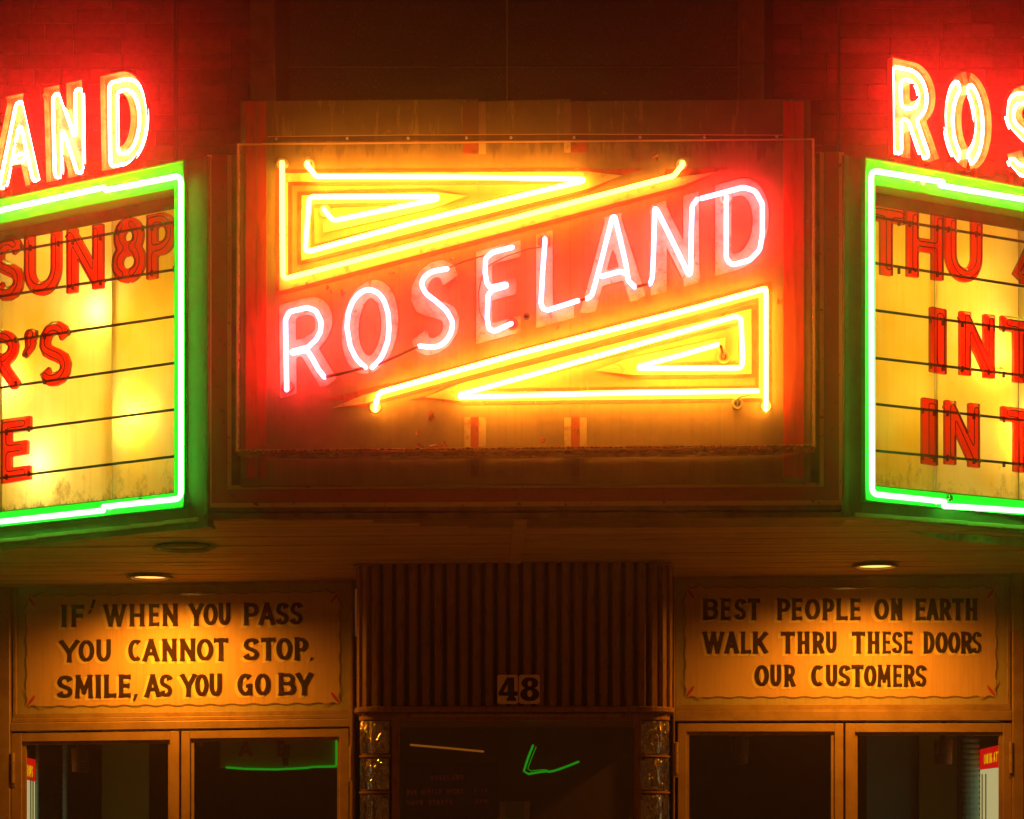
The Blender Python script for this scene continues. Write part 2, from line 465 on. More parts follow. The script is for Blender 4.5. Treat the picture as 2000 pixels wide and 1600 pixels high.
# ------------------------------------------------------------------ glyphs: stroke skeletons -> signed fields -> meshes
def arc(cx, cy, rx, ry, a0, a1, n=14):
    return [(cx + rx * math.cos(R(a0 + (a1 - a0) * k / n)), cy + ry * math.sin(R(a0 + (a1 - a0) * k / n))) for k in range(n + 1)]
S_ = [(.97, .80), (.86, .93), (.66, .995), (.42, 1.0), (.2, .95), (.05, .83), (.02, .70), (.12, .59), (.35, .52), (.65, .45), (.9, .37), (.99, .26), (.95, .13), (.8, .04), (.55, 0), (.32, .005), (.13, .07), (.02, .2)]
GL = {   # 'L' straight stroke with squared ends, 'C' curve cut at its ends
 'A': [('L', (0, 0), (.5, 1.05)), ('L', (.5, 1.05), (1, 0)), ('B', (.2, .30), (.8, .30))],
 'B': [('L', (0, 0), (0, 1)), ('C', [(0, 1), (.55, 1)] + arc(.55, .765, .40, .235, 90, -90) + [(0, .53)]), ('C', [(0, .53), (.55, .53)] + arc(.55, .265, .45, .265, 90, -90) + [(0, 0)])],
 'C': [('C', arc(.52, .5, .52, .5, 50, 310, 22))],
 'D': [('L', (0, 0), (0, 1)), ('C', [(0, 1), (.4, 1)] + arc(.4, .5, .6, .5, 90, -90, 18) + [(0, 0)])],
 'E': [('L', (0, 0), (0, 1)), ('H', (0, 1), (1, 1)), ('H', (0, .52), (.85, .52)), ('H', (0, 0), (1, 0))],
 'F': [('L', (0, 0), (0, 1)), ('H', (0, 1), (1, 1)), ('H', (0, .5), (.85, .5))],
 'G': [('C', arc(.52, .5, .52, .5, 50, 330, 22)), ('L', (1, .05), (1, .42)), ('B', (.55, .42), (1, .42))],
 'H': [('L', (0, 0), (0, 1)), ('L', (1, 0), (1, 1)), ('B', (0, .5), (1, .5))],
 'I': [('L', (.5, 0), (.5, 1))],
 'K': [('L', (0, 0), (0, 1)), ('L', (.05, .38), (1, 1)), ('L', (.35, .6), (1, 0))],
 'L': [('L', (0, 0), (0, 1)), ('H', (0, 0), (1, 0))],
 'M': [('L', (0, 0), (.06, 1)), ('L', (.06, 1), (.5, .22)), ('L', (.5, .22), (.94, 1)), ('L', (.94, 1), (1, 0))],
 'N': [('L', (0, 0), (0, 1)), ('N', (0, 1), (1, 0)), ('L', (1, 0), (1, 1))],
 'O': [('C', arc(.5, .5, .5, .5, 90, 270, 18)), ('C', arc(.5, .5, .5, .5, 270, 450, 18))],
 'P': [('L', (0, 0), (0, 1)), ('C', [(0, 1), (.5, 1)] + arc(.5, .72, .5, .28, 90, -90, 16) + [(0, .44)])],
 'R': [('L', (0, 0), (0, 1)), ('C', [(0, 1), (.5, 1)] + arc(.5, .74, .48, .26, 90, -90, 16) + [(0, .48)]), ('L', (.5, .48), (1, 0))],
 'S': [('C', S_)],
 'T': [('L', (.5, 0), (.5, 1)), ('H', (0, 1), (1, 1))],
 'U': [('C', [(0, 1.2), (0, .4)] + arc(.5, .4, .5, .4, 180, 360, 18) + [(1, 1.2)])],
 'W': [('L', (0, 1), (.27, -.05)), ('L', (.27, -.05), (.5, 1)), ('L', (.5, 1), (.73, -.05)), ('L', (.73, -.05), (1, 1))],
 'X': [('L', (0, 0), (1, 1)), ('L', (0, 1), (1, 0))],
 'Y': [('L', (0, 1), (.5, .42)), ('L', (1, 1), (.5, .42)), ('L', (.5, 0), (.5, .45))],
 '0': [('C', arc(.5, .5, .5, .5, 90, 270, 18)), ('C', arc(.5, .5, .5, .5, 270, 450, 18))],
 '1': [('L', (.5, 0), (.5, 1))],
 '4': [('L', (.7, 0), (.7, 1)), ('N', (.7, 1.05), (0, .3)), ('B', (0, .25), (1, .25))],
 '7': [('H', (0, 1), (1, 1)), ('N', (1, 1), (.3, 0))],
 '8': [('C', arc(.5, .755, .42, .245, 90, 270, 14)), ('C', arc(.5, .755, .42, .245, 270, 450, 14)), ('C', arc(.5, .27, .5, .27, 90, 270, 14)), ('C', arc(.5, .27, .5, .27, 270, 450, 14))],
}
def ribbon(pts, hw):
    n = len(pts); Lf = []; Rt = []
    for i in range(n):
        a = np.array(pts[max(i - 1, 0)]); b = np.array(pts[min(i + 1, n - 1)])
        t = b - a; t = t / (np.hypot(*t) + 1e-9)
        nr = np.array((-t[1], t[0]))
        p = np.array(pts[i]); h = hw[i] if hasattr(hw, '__len__') else hw
        Lf.append(p + nr * h); Rt.append(p - nr * h)
    return Lf + Rt[::-1]

def sd_poly(poly, X, Y):
    """signed distance, positive inside"""
    d = np.full(X.shape, 1e9); ins = np.zeros(X.shape, bool)
    n = len(poly)
    for i in range(n):
        x0, y0 = poly[i]; x1, y1 = poly[(i + 1) % n]
        ex, ey = x1 - x0, y1 - y0
        L2 = ex * ex + ey * ey + 1e-12
        t = np.clip(((X - x0) * ex + (Y - y0) * ey) / L2, 0, 1)
        d = np.minimum(d, np.hypot(X - x0 - t * ex, Y - y0 - t * ey))
        if y0 != y1:
            c = ((y0 > Y) != (y1 > Y)) & (X < ex * (Y - y0) / (y1 - y0) + x0)
            ins ^= c
    return np.where(ins, d, -d)

def glyph_polys(ch, W, w, flare=0., hscale=1., rot=None):
    """outline pieces of a letter of unit height, width W, stroke w"""
    P = []; h = w / 2
    mg = flare * w * .28
    if ch == 'I': W0 = W
    def mp(p, inset=mg): return (inset + h + p[0] * (W - w - 2 * inset), h + p[1] * (1 - w))
    if ch == ',':
        return [[(.05 * W, -.16), (.55 * W, -.16 + .04), (W, .16), (.35 * W, .16)]]
    if ch == '.':
        return [[(0, 0), (.5 * W, 0), (W, .13), (.45 * W, .13)]]
    if ch == "'":
        return [arc(.6 * W, .72, .38 * W, .27, -60, 200, 12) + [(.3 * W, .35), (.0, .05), (.28 * W, .0), (.75 * W, .25), (.92 * W, .5)]]
    if ch == ':':
        return [[(0, .15), (W, .15), (W, .3), (0, .3)], [(0, .6), (W, .6), (W, .75), (0, .75)]]
    for st in GL[ch]:
        k = st[0]
        if k == 'C':
            pts = [mp(p, 0 if ch in 'OCSG0' else mg) for p in st[1]]
            m = len(pts)
            hw = [h * (1 if not flare else (.86 + .14 * 0)) for _ in pts]
            if flare:
                for i, p in enumerate(pts):     # thick sides, thinner top and bottom
                    a = np.array(pts[max(i - 1, 0)]); b = np.array(pts[min(i + 1, m - 1)]); t = b - a
                    c = abs(t[1]) / (np.hypot(*t) + 1e-9)
                    hw[i] = h * (.72 + .30 * c)
                if ch in 'SCG':
                    for i in (0, 1):
                        hw[i] *= 1.55 - .25 * i
                        if ch == 'S': hw[m - 1 - i] *= 1.55 - .25 * i
                    if ch == 'C': hw[m - 1] *= 1.15
            P.append(ribbon(pts, hw))
        else:
            a = np.array(mp(st[1])); b = np.array(mp(st[2]))
            t = (b - a); L = np.hypot(*t); t = t / L
            thin = {'L': 1., 'H': .85, 'B': .75, 'N': 1.}[k] if flare else {'L': 1., 'H': 1., 'B': .9, 'N': 1.}[k]
            ea = h * (1 if k in 'L' else 1 if k == 'H' else 0)
            if k == 'N': ea = h * .8
            a2 = a - t * ea; b2 = b + t * ea
            L2 = np.hypot(*(b2 - a2))
            n = 12; pts = []; hw = []
            for i in range(n + 1):
                u = i / n
                pts.append(tuple(a2 + (b2 - a2) * u))
                f = 1.
                if flare:
                    da = u * L2; db = (1 - u) * L2; R0 = .16
                    onA = st[1][1] in (0, 1) or (k == 'H'); onB = st[2][1] in (0, 1) or (k == 'H')
                    if k == 'L':
                        if onA and da < R0: f += flare * .55 * (1 - da / R0) ** 2
                        if onB and db < R0: f += flare * .55 * (1 - db / R0) ** 2
                    if k == 'H':
                        if db < R0: f += flare * .75 * (1 - db / R0) ** 2
                        if ch == 'T' and da < R0: f += flare * .75 * (1 - da / R0) ** 2
                hw.append(h * thin * f)
            P.append(ribbon(pts, hw))
    return P

SLAB = {'4': [[(.44, 1), (.82, 1), (.82, .40), (1, .40), (1, .22), (.82, .22), (.84, .14), (.92, .1), (.92, 0), (.42, 0), (.42, .1), (.50, .14), (.5, .22), (0, .22), (0, .37)]]}

def field(polys, W, res, pad=.03, clip=True, grow=0.):
    nx = int((W + 2 * pad) * res) + 1; ny = int((1 + 2 * pad) * res) + 1
    xs = np.linspace(-pad, W + pad, nx); ys = np.linspace(-pad, 1 + pad, ny)
    X, Y = np.meshgrid(xs, ys)
    f = np.full(X.shape, -1e9)
    for p in polys: f = np.maximum(f, sd_poly(p, X, Y))
    if clip: f = np.minimum(f, np.minimum(Y, 1 - Y))
    return xs, ys, f + grow

def march(xs, ys, f, merge=True):
    """polygons of the region f>0, plus its boundary segments (inside on the left)"""
    V = []; K = {}; Fc = []; seg = []
    ny, nx = f.shape
    f = np.where(np.abs(f) < 1e-7, 1e-7, f)
    f[0, :] = np.minimum(f[0, :], -1e-5); f[-1, :] = np.minimum(f[-1, :], -1e-5)
    f[:, 0] = np.minimum(f[:, 0], -1e-5); f[:, -1] = np.minimum(f[:, -1], -1e-5)
    def gv(j, i):
        k = (j, i)
        if k not in K: K[k] = len(V); V.append((xs[i], ys[j], f[j, i]))
        return K[k]
    def ev(j0, i0, j1, i1):
        k = ('e',) + (min((j0, i0), (j1, i1)) + max((j0, i0), (j1, i1)))
        if k not in K:
            a, b = f[j0, i0], f[j1, i1]; t = a / (a - b)
            K[k] = len(V); V.append((xs[i0] + (xs[i1] - xs[i0]) * t, ys[j0] + (ys[j1] - ys[j0]) * t, 0.))
        return K[k]
    ins = f > 0
    cnt = ins[:-1, :-1].astype(int) + ins[1:, :-1] + ins[:-1, 1:] + ins[1:, 1:]
    for j in range(ny - 1):
        i = 0
        while i < nx - 1:
            c = cnt[j, i]
            if c == 0: i += 1; continue
            if c == 4:
                i2 = i
                if merge:
                    while i2 + 1 < nx - 1 and cnt[j, i2 + 1] == 4: i2 += 1
                Fc.append((gv(j, i), gv(j, i2 + 1), gv(j + 1, i2 + 1), gv(j + 1, i)))
                i = i2 + 1; continue
            cs = [(j, i), (j, i + 1), (j + 1, i + 1), (j + 1, i)]
            poly = []; tags = []
            for a in range(4):
                p, q = cs[a], cs[(a + 1) % 4]
                if ins[p]: poly.append(gv(*p)); tags.append(0)
                if ins[p] != ins[q]: poly.append(ev(*p, *q)); tags.append(1 if ins[p] else 2)   # 1 leaving, 2 entering
            if len(poly) >= 3: Fc.append(tuple(poly))
            m = len(poly)
            for a in range(m):
                if tags[a] == 1:
                    b = (a + 1) % m
                    if tags[b] == 2: seg.append((poly[a], poly[b]))
            i += 1
    return V, Fc, seg

def loops(V, seg):
    nxt = {a: b for a, b in seg}; out = []; used = set()
    for a in list(nxt):
        if a in used: continue
        L = []; c = a
        while c in nxt and c not in used:
            used.add(c); L.append(c); c = nxt[c]
        if len(L) > 4: out.append(L)
    return out

def bilin(q):
    """q = pixel corners TL TR BR BL -> (u,v in 0..1) to pixel"""
    TL, TR, BR, BL = [np.array(p, float) for p in q]
    def g(u, v): return (BL * (1 - u) + BR * u) * (1 - v) + (TL * (1 - u) + TR * u) * v
    return g

def glyph_map(plane, q, W):
    g = bilin(q)
    return lambda x, y, off: plane.at(*g(x / W, y), off)

def aspect(q, plane):
    p = [plane.at(*c) for c in q]
    w = ((p[1] - p[0]).length + (p[2] - p[3]).length) / 2
    h = ((p[3] - p[0]).length + (p[2] - p[1]).length) / 2
    return w / h

def flat_glyph(mb, ch, q, plane, off, w, flare=0., res=30, grow=0., shift=(0, 0), mi=0, polys=None, W=None):
    W = W or aspect(q, plane)
    P = polys or glyph_polys(ch, W, w, flare)
    xs, ys, f = field(P, W, res, pad=.06 + (.2 if ch in ',' else 0), clip=ch not in ",.'", grow=0)
    f = f + grow
    V, Fc, _ = march(xs, ys, f)
    G = bilin(q)
    verts = []
    for x, y, _h in V:
        p = G(x / W, y); verts.append(plane.at(p[0] + shift[0], p[1] + shift[1], off))
    mb.mesh(verts, Fc, mi)

def noise_edge(f, amt, seed):
    rs = np.random.RandomState(seed)
    n = rs.randn(*f.shape)
    for _ in range(2): n = (n + np.roll(n, 1, 0) + np.roll(n, -1, 0) + np.roll(n, 1, 1) + np.roll(n, -1, 1)) / 5
    return f + n * amt

# ------------------------------------------------------------------ planes of the building
CEN = Plane((0, 0, 0), (0, -1, 0))                  # marquee centre face
PAN = Plane((0, -.03, 0), (0, -1, 0))               # raised sign panel on it
cl = wpt(405, HY, 9.84); cr = wpt(1650, HY, 9.84)
dl = Vector((-1.55, 1, 0)).normalized(); dr = Vector((1.75, 1, 0)).normalized()
SIDE = {'L': Plane(cl, (-dl.y, dl.x, 0)), 'R': Plane(cr, (dr.y, -dr.x, 0))}
# normals toward the street
for k in SIDE:
    if SIDE[k].n.y > 0: SIDE[k].n = -SIDE[k].n
WALL = Plane((0, 2.40, 0), (0, -1, 0))
DOOR = {'L': vplane(0, 12.36, 690, 12.12), 'R': vplane(1312, 12.12, 2000, 12.12)}
for k in DOOR:
    if DOOR[k].n.y > 0: DOOR[k].n = -DOOR[k].n
BOOTH = Plane((0, 11.43 - 9.84, 0), (0, -1, 0))
SOF = 1.375 + 1.6      # soffit height at x=0
def sofz(x): return SOF + .008 * x

# ================================================================== THE SETTING
def struct(mb, name, mat, **k):
    o = mb.build(name, mat, **k); o['kind'] = 'structure'; return o
mb = MB(); mb.box((-9, -4.2, -.12), (18, 0, 0), (0, 12, 0), (0, 0, .12)); struct(mb, 'pavement', M['pavement'])
mb = MB(); mb.box((-40, -30, -.35), (80, 0, 0), (0, 25.8, 0), (0, 0, .1)); struct(mb, 'road', M['asphalt'])

# ------------------------------------------------------------------ upper facade behind the marquee
fac = thing('theatre_facade', 'brick and stone theatre wall rising above the marquee, lit red by the neon', 'wall', (0, 2.4, 3.0))
mb = MB()
xL, xR = -6.0, 6.0
mb.box((xL, 2.43, 3.02), (xR - xL, 0, 0), (0, .3, 0), (0, 0, 3.6)); mb.build('backing_wall', M['mortar'], fac)
def wx(px): return WALL.at(px, HY).x
def wz(py): return WALL.at(CX, py).z
# centre granite slabs with pale seams
gx = [wx(562), wx(990), wx(1443)]; gz = [wz(430), wz(130), wz(-170)]
mb = MB()
for x in gx[1:2] + [gx[2]]: mb.box((x - .004, 2.405, gz[0]), (.010, 0, 0), (0, .02, 0), (0, 0, gz[2] - gz[0]))
mb.box((gx[0], 2.4055, gz[1] - .003), (gx[2] - gx[0], 0, 0), (0, .02, 0), (0, 0, .006))
mb.build('pale_seam', M['seam'], fac)
for i in range(2):
    for j in range(2):
        mb = MB(); e = .006
        mb.box((gx[i] + e, 2.40, gz[j] + e), (gx[i + 1] - gx[i] - 2 * e, 0, 0), (0, .028, 0), (0, 0, gz[j + 1] - gz[j] - 2 * e))
        mb.build('granite_slab', M['granite'], fac, bevel=.002)
for a, b in ((537, 562), (1492, 1510)):
    mb = MB(); mb.box((wx(a), 2.424, gz[0]), (wx(b) - wx(a), 0, 0), (0, .006, 0), (0, 0, 2.)); mb.build('dark_reveal', M['recess'], fac)
for a, b in ((489, 537), (1446, 1492)):
    for j, (z0, z1) in enumerate(((wz(430), wz(126)), (wz(124), wz(-170)))):
        mb = MB(); mb.box((wx(a), 2.385, z0), (wx(b) - wx(a), 0, 0), (0, .044, 0), (0, 0, z1 - z0)); mb.build('stone_strip', M['stone'], fac, bevel=.003)
for a in (340, 1637):
    mb = MB(); mb.box((wx(a), 2.400, gz[0]), (.013, 0, 0), (0, .03, 0), (0, 0, 2.)); mb.build('dark_joint', M['recess'], fac)
brick_me = None
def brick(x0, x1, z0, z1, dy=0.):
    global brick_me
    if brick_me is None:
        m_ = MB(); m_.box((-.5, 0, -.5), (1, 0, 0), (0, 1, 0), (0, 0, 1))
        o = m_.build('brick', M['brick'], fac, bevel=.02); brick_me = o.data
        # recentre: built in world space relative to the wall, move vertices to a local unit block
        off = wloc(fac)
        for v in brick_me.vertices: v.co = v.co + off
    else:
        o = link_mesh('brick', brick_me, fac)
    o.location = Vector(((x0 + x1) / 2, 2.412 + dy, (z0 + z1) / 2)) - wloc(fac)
    o.scale = (x1 - x0, .03, z1 - z0)
rr = random.Random(5)
ch_ = .0825
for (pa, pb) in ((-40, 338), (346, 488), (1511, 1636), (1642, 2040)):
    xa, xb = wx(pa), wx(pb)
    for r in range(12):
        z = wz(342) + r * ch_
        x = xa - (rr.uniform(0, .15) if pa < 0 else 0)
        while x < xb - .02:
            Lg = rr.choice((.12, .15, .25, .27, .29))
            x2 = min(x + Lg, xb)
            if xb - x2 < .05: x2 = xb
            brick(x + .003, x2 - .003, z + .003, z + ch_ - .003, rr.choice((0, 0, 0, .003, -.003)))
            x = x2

# ------------------------------------------------------------------ canopy: box bodies and soffit
can = thing('marquee_canopy', 'three sided theatre marquee canopy with boarded soffit over the entrance', 'canopy', (0, 0, 2.9))
# centre fascia
TILT = .008
FB = CEN
mb = MB()
q = [FB.at(405, 1001), FB.at(1650, 997), FB.at(1650, 296), FB.at(405, 302)]
mb.prism([p + Vector((0, .35, 0)) for p in q], (0, -.35, 0)); mb.build('centre_fascia', M['fascia'], can, bevel=.004)
# lip under the centre fascia
mb = MB()
q = [FB.at(398, 1014, .012), FB.at(1660, 1011, .012), FB.at(1660, 1000, .012), FB.at(398, 1003, .012)]
mb.prism([p + Vector((0, .30, 0)) for p in q], (0, -.30, 0)); mb.build('bottom_lip', M['fascia'], can, bevel=.003)
# painted lines on the fascia
def pline(pts, w, off, mat, name, parent, plane=CEN):
    m_ = MB(); n = len(pts)
    P = [np.array(p, float) for p in pts]
    for i in range(n - 1):
        a, b = P[i], P[i + 1]; t = (b - a) / np.hypot(*(b - a)); nr = np.array((-t[1], t[0])) * w / 2
        e0 = t * (w / 2 if i > 0 else 0); e1 = t * (w / 2 if i < n - 2 else 0)
        a2, b2 = a - e0, b + e1
        o_ = off + (.0006 if i % 2 else 0)
        m_.prism([plane.at(*(a2 + nr), o_ - .001), plane.at(*(b2 + nr), o_ - .001), plane.at(*(b2 - nr), o_ - .001), plane.at(*(a2 - nr), o_ - .001)], plane.n * .001, back=False)
    return m_.build(name, mat, parent)
mb = MB(); mb.poly([CEN.at(453, 981.5, .0015), CEN.at(1600, 977.5, .0015), CEN.at(1600, 952, .0015), CEN.at(453, 957, .0015)])
mb.poly([CEN.at(414, 982, .0015), CEN.at(443, 982, .0015), CEN.at(443, 305, .0015), CEN.at(414, 305, .0015)])
mb.poly([CEN.at(443, 982, .0015), CEN.at(453, 982, .0015), CEN.at(453, 957, .0015), CEN.at(443, 957, .0015)])
mb.poly([CEN.at(1611, 978, .0015), CEN.at(1638, 978, .0015), CEN.at(1638, 299, .0015), CEN.at(1611, 299, .0015)])
mb.poly([CEN.at(1600, 978, .0015), CEN.at(1611, 978, .0015), CEN.at(1611, 955, .0015), CEN.at(1600, 955, .0015)])
mb.build('red_border_band', M['fascia_red'], can)
pline([(409, 303), (409, 987), (1643, 982), (1643, 298)], 9, .003, M['fascia_cream'], 'outer_cream_line', can)
pline([(448, 303), (448, 952), (1605, 947), (1605, 298)], 8, .003, M['fascia_cream'], 'inner_cream_line', can)

UP = Vector((0, 0, 1))
ZT = {'L': 1.6 + 2.946, 'R': 1.6 + 2.953}      # top and bottom of the green frames
ZB = {'L': 1.6 + 1.427, 'R': 1.6 + 1.455}
ZU = {'L': 1.6 + 1.335, 'R': 1.6 + 1.385}      # underside of the side boxes
S0 = {}; D = {'L': dl, 'R': dr}; CO = {'L': cl, 'R': cr}
def sp(side, s, z, off=0.):     # point of a side wall: distance s from the corner, height z
    c = CO[side] + D[side] * s + SIDE[side].n * off
    return Vector((c.x, c.y, z))
def s_of(side, px, off=0.):
    p = SIDE[side].at(px, HY, off)
    return (p - CO[side] - SIDE[side].n * off).dot(D[side])
SE = {'L': s_of('L', 361, .02), 'R': s_of('R', 1687.5, .02)}      # near edge of the green frame
SI = {'L': s_of('L', 340, .02), 'R': s_of('R', 1710, .02)}        # near inner edge
SEND = 2.15                                                       # far inner edge
FW = abs(SI['L'] - SE['L'])
for side in 'LR':
    # body of the side box: front skin below, above and beside the opening, top, bottom, back
    zt, zb, zu, s0 = ZT[side], ZB[side], ZU[side], 0.
    mb = MB()
    n_ = SIDE[side].n
    def slab(sa, sb, za, zb_, o0=-.03, o1=0.):
        mb.prism([sp(side, sa, za, o0), sp(side, sb, za, o0), sp(side, sb, zb_, o0), sp(side, sa, zb_, o0)], n_ * (o1 - o0))
    slab(.0, SE[side], zu, zt + .0)                 # corner post
    mb.build('corner_post', M['post'], can)
    mb = MB(); slab(SE[side] + .001, SEND + .15, zu, zb - .001)              # lower skirt
    mb.build('side_skirt', M['box_metal'], can)
    mb = MB()
    slab(-.012, .012, zu, zt, -.03, .012); mb.build('corner_trim', M['box_metal'], can, bevel=.002)
    # roof and floor plates of the box
    mb = MB()
    a = [sp(side, 0, zt - .02, -.03), sp(side, SEND + .15, zt - .02, -.03), sp(side, SEND + .15, zt - .02, -.42), sp(side, .12, zt - .02, -.42)]
    mb.prism(a, (0, 0, .02)); mb.build('box_roof', M['box_metal'], can)
    mb = MB()
    a = [sp(side, 0, zu, -.03), sp(side, SEND + .15, zu, -.03), sp(side, SEND + .15, zu, -.09), sp(side, .03, zu, -.09)]
    mb.prism(a, (0, 0, .02)); mb.build('box_floor', M['box_metal'], can)
# soffit boards, two fields left and right of the cover strip
sofr = thing('boarded_soffit', 'brown painted board soffit running under the marquee to the doors', 'soffit', (0, 1.2, SOF))
def soffit_x_limits(y):
    # inside the V of the side boxes
    tl = y / dl.y if y > 0 else 0; tr = y / dr.y if y > 0 else 0
    return max(CO['L'].x + dl.x * tl - .02, -3.6), min(CO['R'].x + dr.x * tr + .02, 3.6)
nb = 26; y0, y1 = .02, 2.75
for i in range(nb):
    ya = y0 + (y1 - y0) * i / nb; yb = y0 + (y1 - y0) * (i + 1) / nb
    la, ra = soffit_x_limits(ya); lb, rb = soffit_x_limits(yb)
    def seam(y): return .035 - .02 * (y / 2.4)
    for k, (a1, a2) in enumerate((((la, lb), (seam(ya) - .0, seam(yb))), ((seam(ya), seam(yb)), (ra, rb)))):
        g = .006
        z = lambda x: sofz(x) + rr.uniform(-.0004, .0004)
        q = [Vector((a1[0] + .001, ya + g, sofz(a1[0]))), Vector((a2[0] - .001, ya + g, sofz(a2[0]))), Vector((a2[1] - .001, yb - g, sofz(a2[1]))), Vector((a1[1] + .001, yb - g, sofz(a1[1])))]
        dz = rr.uniform(-.0025, .0025)
        q = [p + Vector((0, 0, dz)) for p in q]
        mb = MB(); mb.prism(q, (0, 0, .018)); mb.build('soffit_board', M['soffit'], sofr, bevel=.002)
mb = MB(); zv = SOF + .045
mb.prism([Vector((cl.x + .05, .06, zv)), Vector((cr.x - .05, .06, zv)), Vector((cr.x + dr.x * 2.6 - .1, 2.75, zv)), Vector((cl.x + dl.x * 2.6 + .1, 2.75, zv))], (0, 0, .02))
mb.build('void_above_boards', M['soffit_dark'], sofr)
mb = MB(); mb.prism([Vector((.035 - .03, .02, sofz(0) - .008)), Vector((.035 + .03, .02, sofz(0) - .008)), Vector((.015 + .03, 1.58, sofz(0) - .008)), Vector((.015 - .03, 1.58, sofz(0) - .008))], (0, 0, .008))
mb.build('cover_strip', M['soffit'], sofr, bevel=.002)
# faded paper strip hanging at the right-hand corner
def hang_strip():
    o = thing('paper_strip', 'torn faded paper strip hanging under the right green-framed letter board', 'paper strip', tuple(sp('R', .55, ZU['R'] - .02, .0)))
    mb = MB(); N = 14
    for i in range(N):
        a, b = i / N, (i + 1) / N
        def pt(u, v):
            pa = np.array((1775, 1036)) * (1 - u) + np.array((2020, 1052)) * u
            sag = 4 * math.sin(u * 9)
            hgt = 1 + 15 * min(u * 3, 1)
            return SIDE['R'].at(pa[0], pa[1] + sag * .4 + v * hgt, -.02 + .01 * math.sin(u * 14))
        mb.poly([pt(a, 1), pt(b, 1), pt(b, 0), pt(a, 0)])
    s_ = mb.build('strip', M['shaded_worn_cream'], o)
    sol = s_.modifiers.new('thickness', 'SOLIDIFY'); sol.thickness = .001
    mb = MB()
    for (x, ww) in ((1828, 10), (1845, 9), (1862, 12), (1880, 8), (1900, 10), (1925, 12)):
        y = 1036 + (x - 1775) * 16 / 245 + 2
        mb = MB(); mb.poly(SIDE['R'].quad(x, y + 2, x + ww, y + 9, .004))
        mb.build('remnant_mark', M['box_metal'], o)
hang_strip()

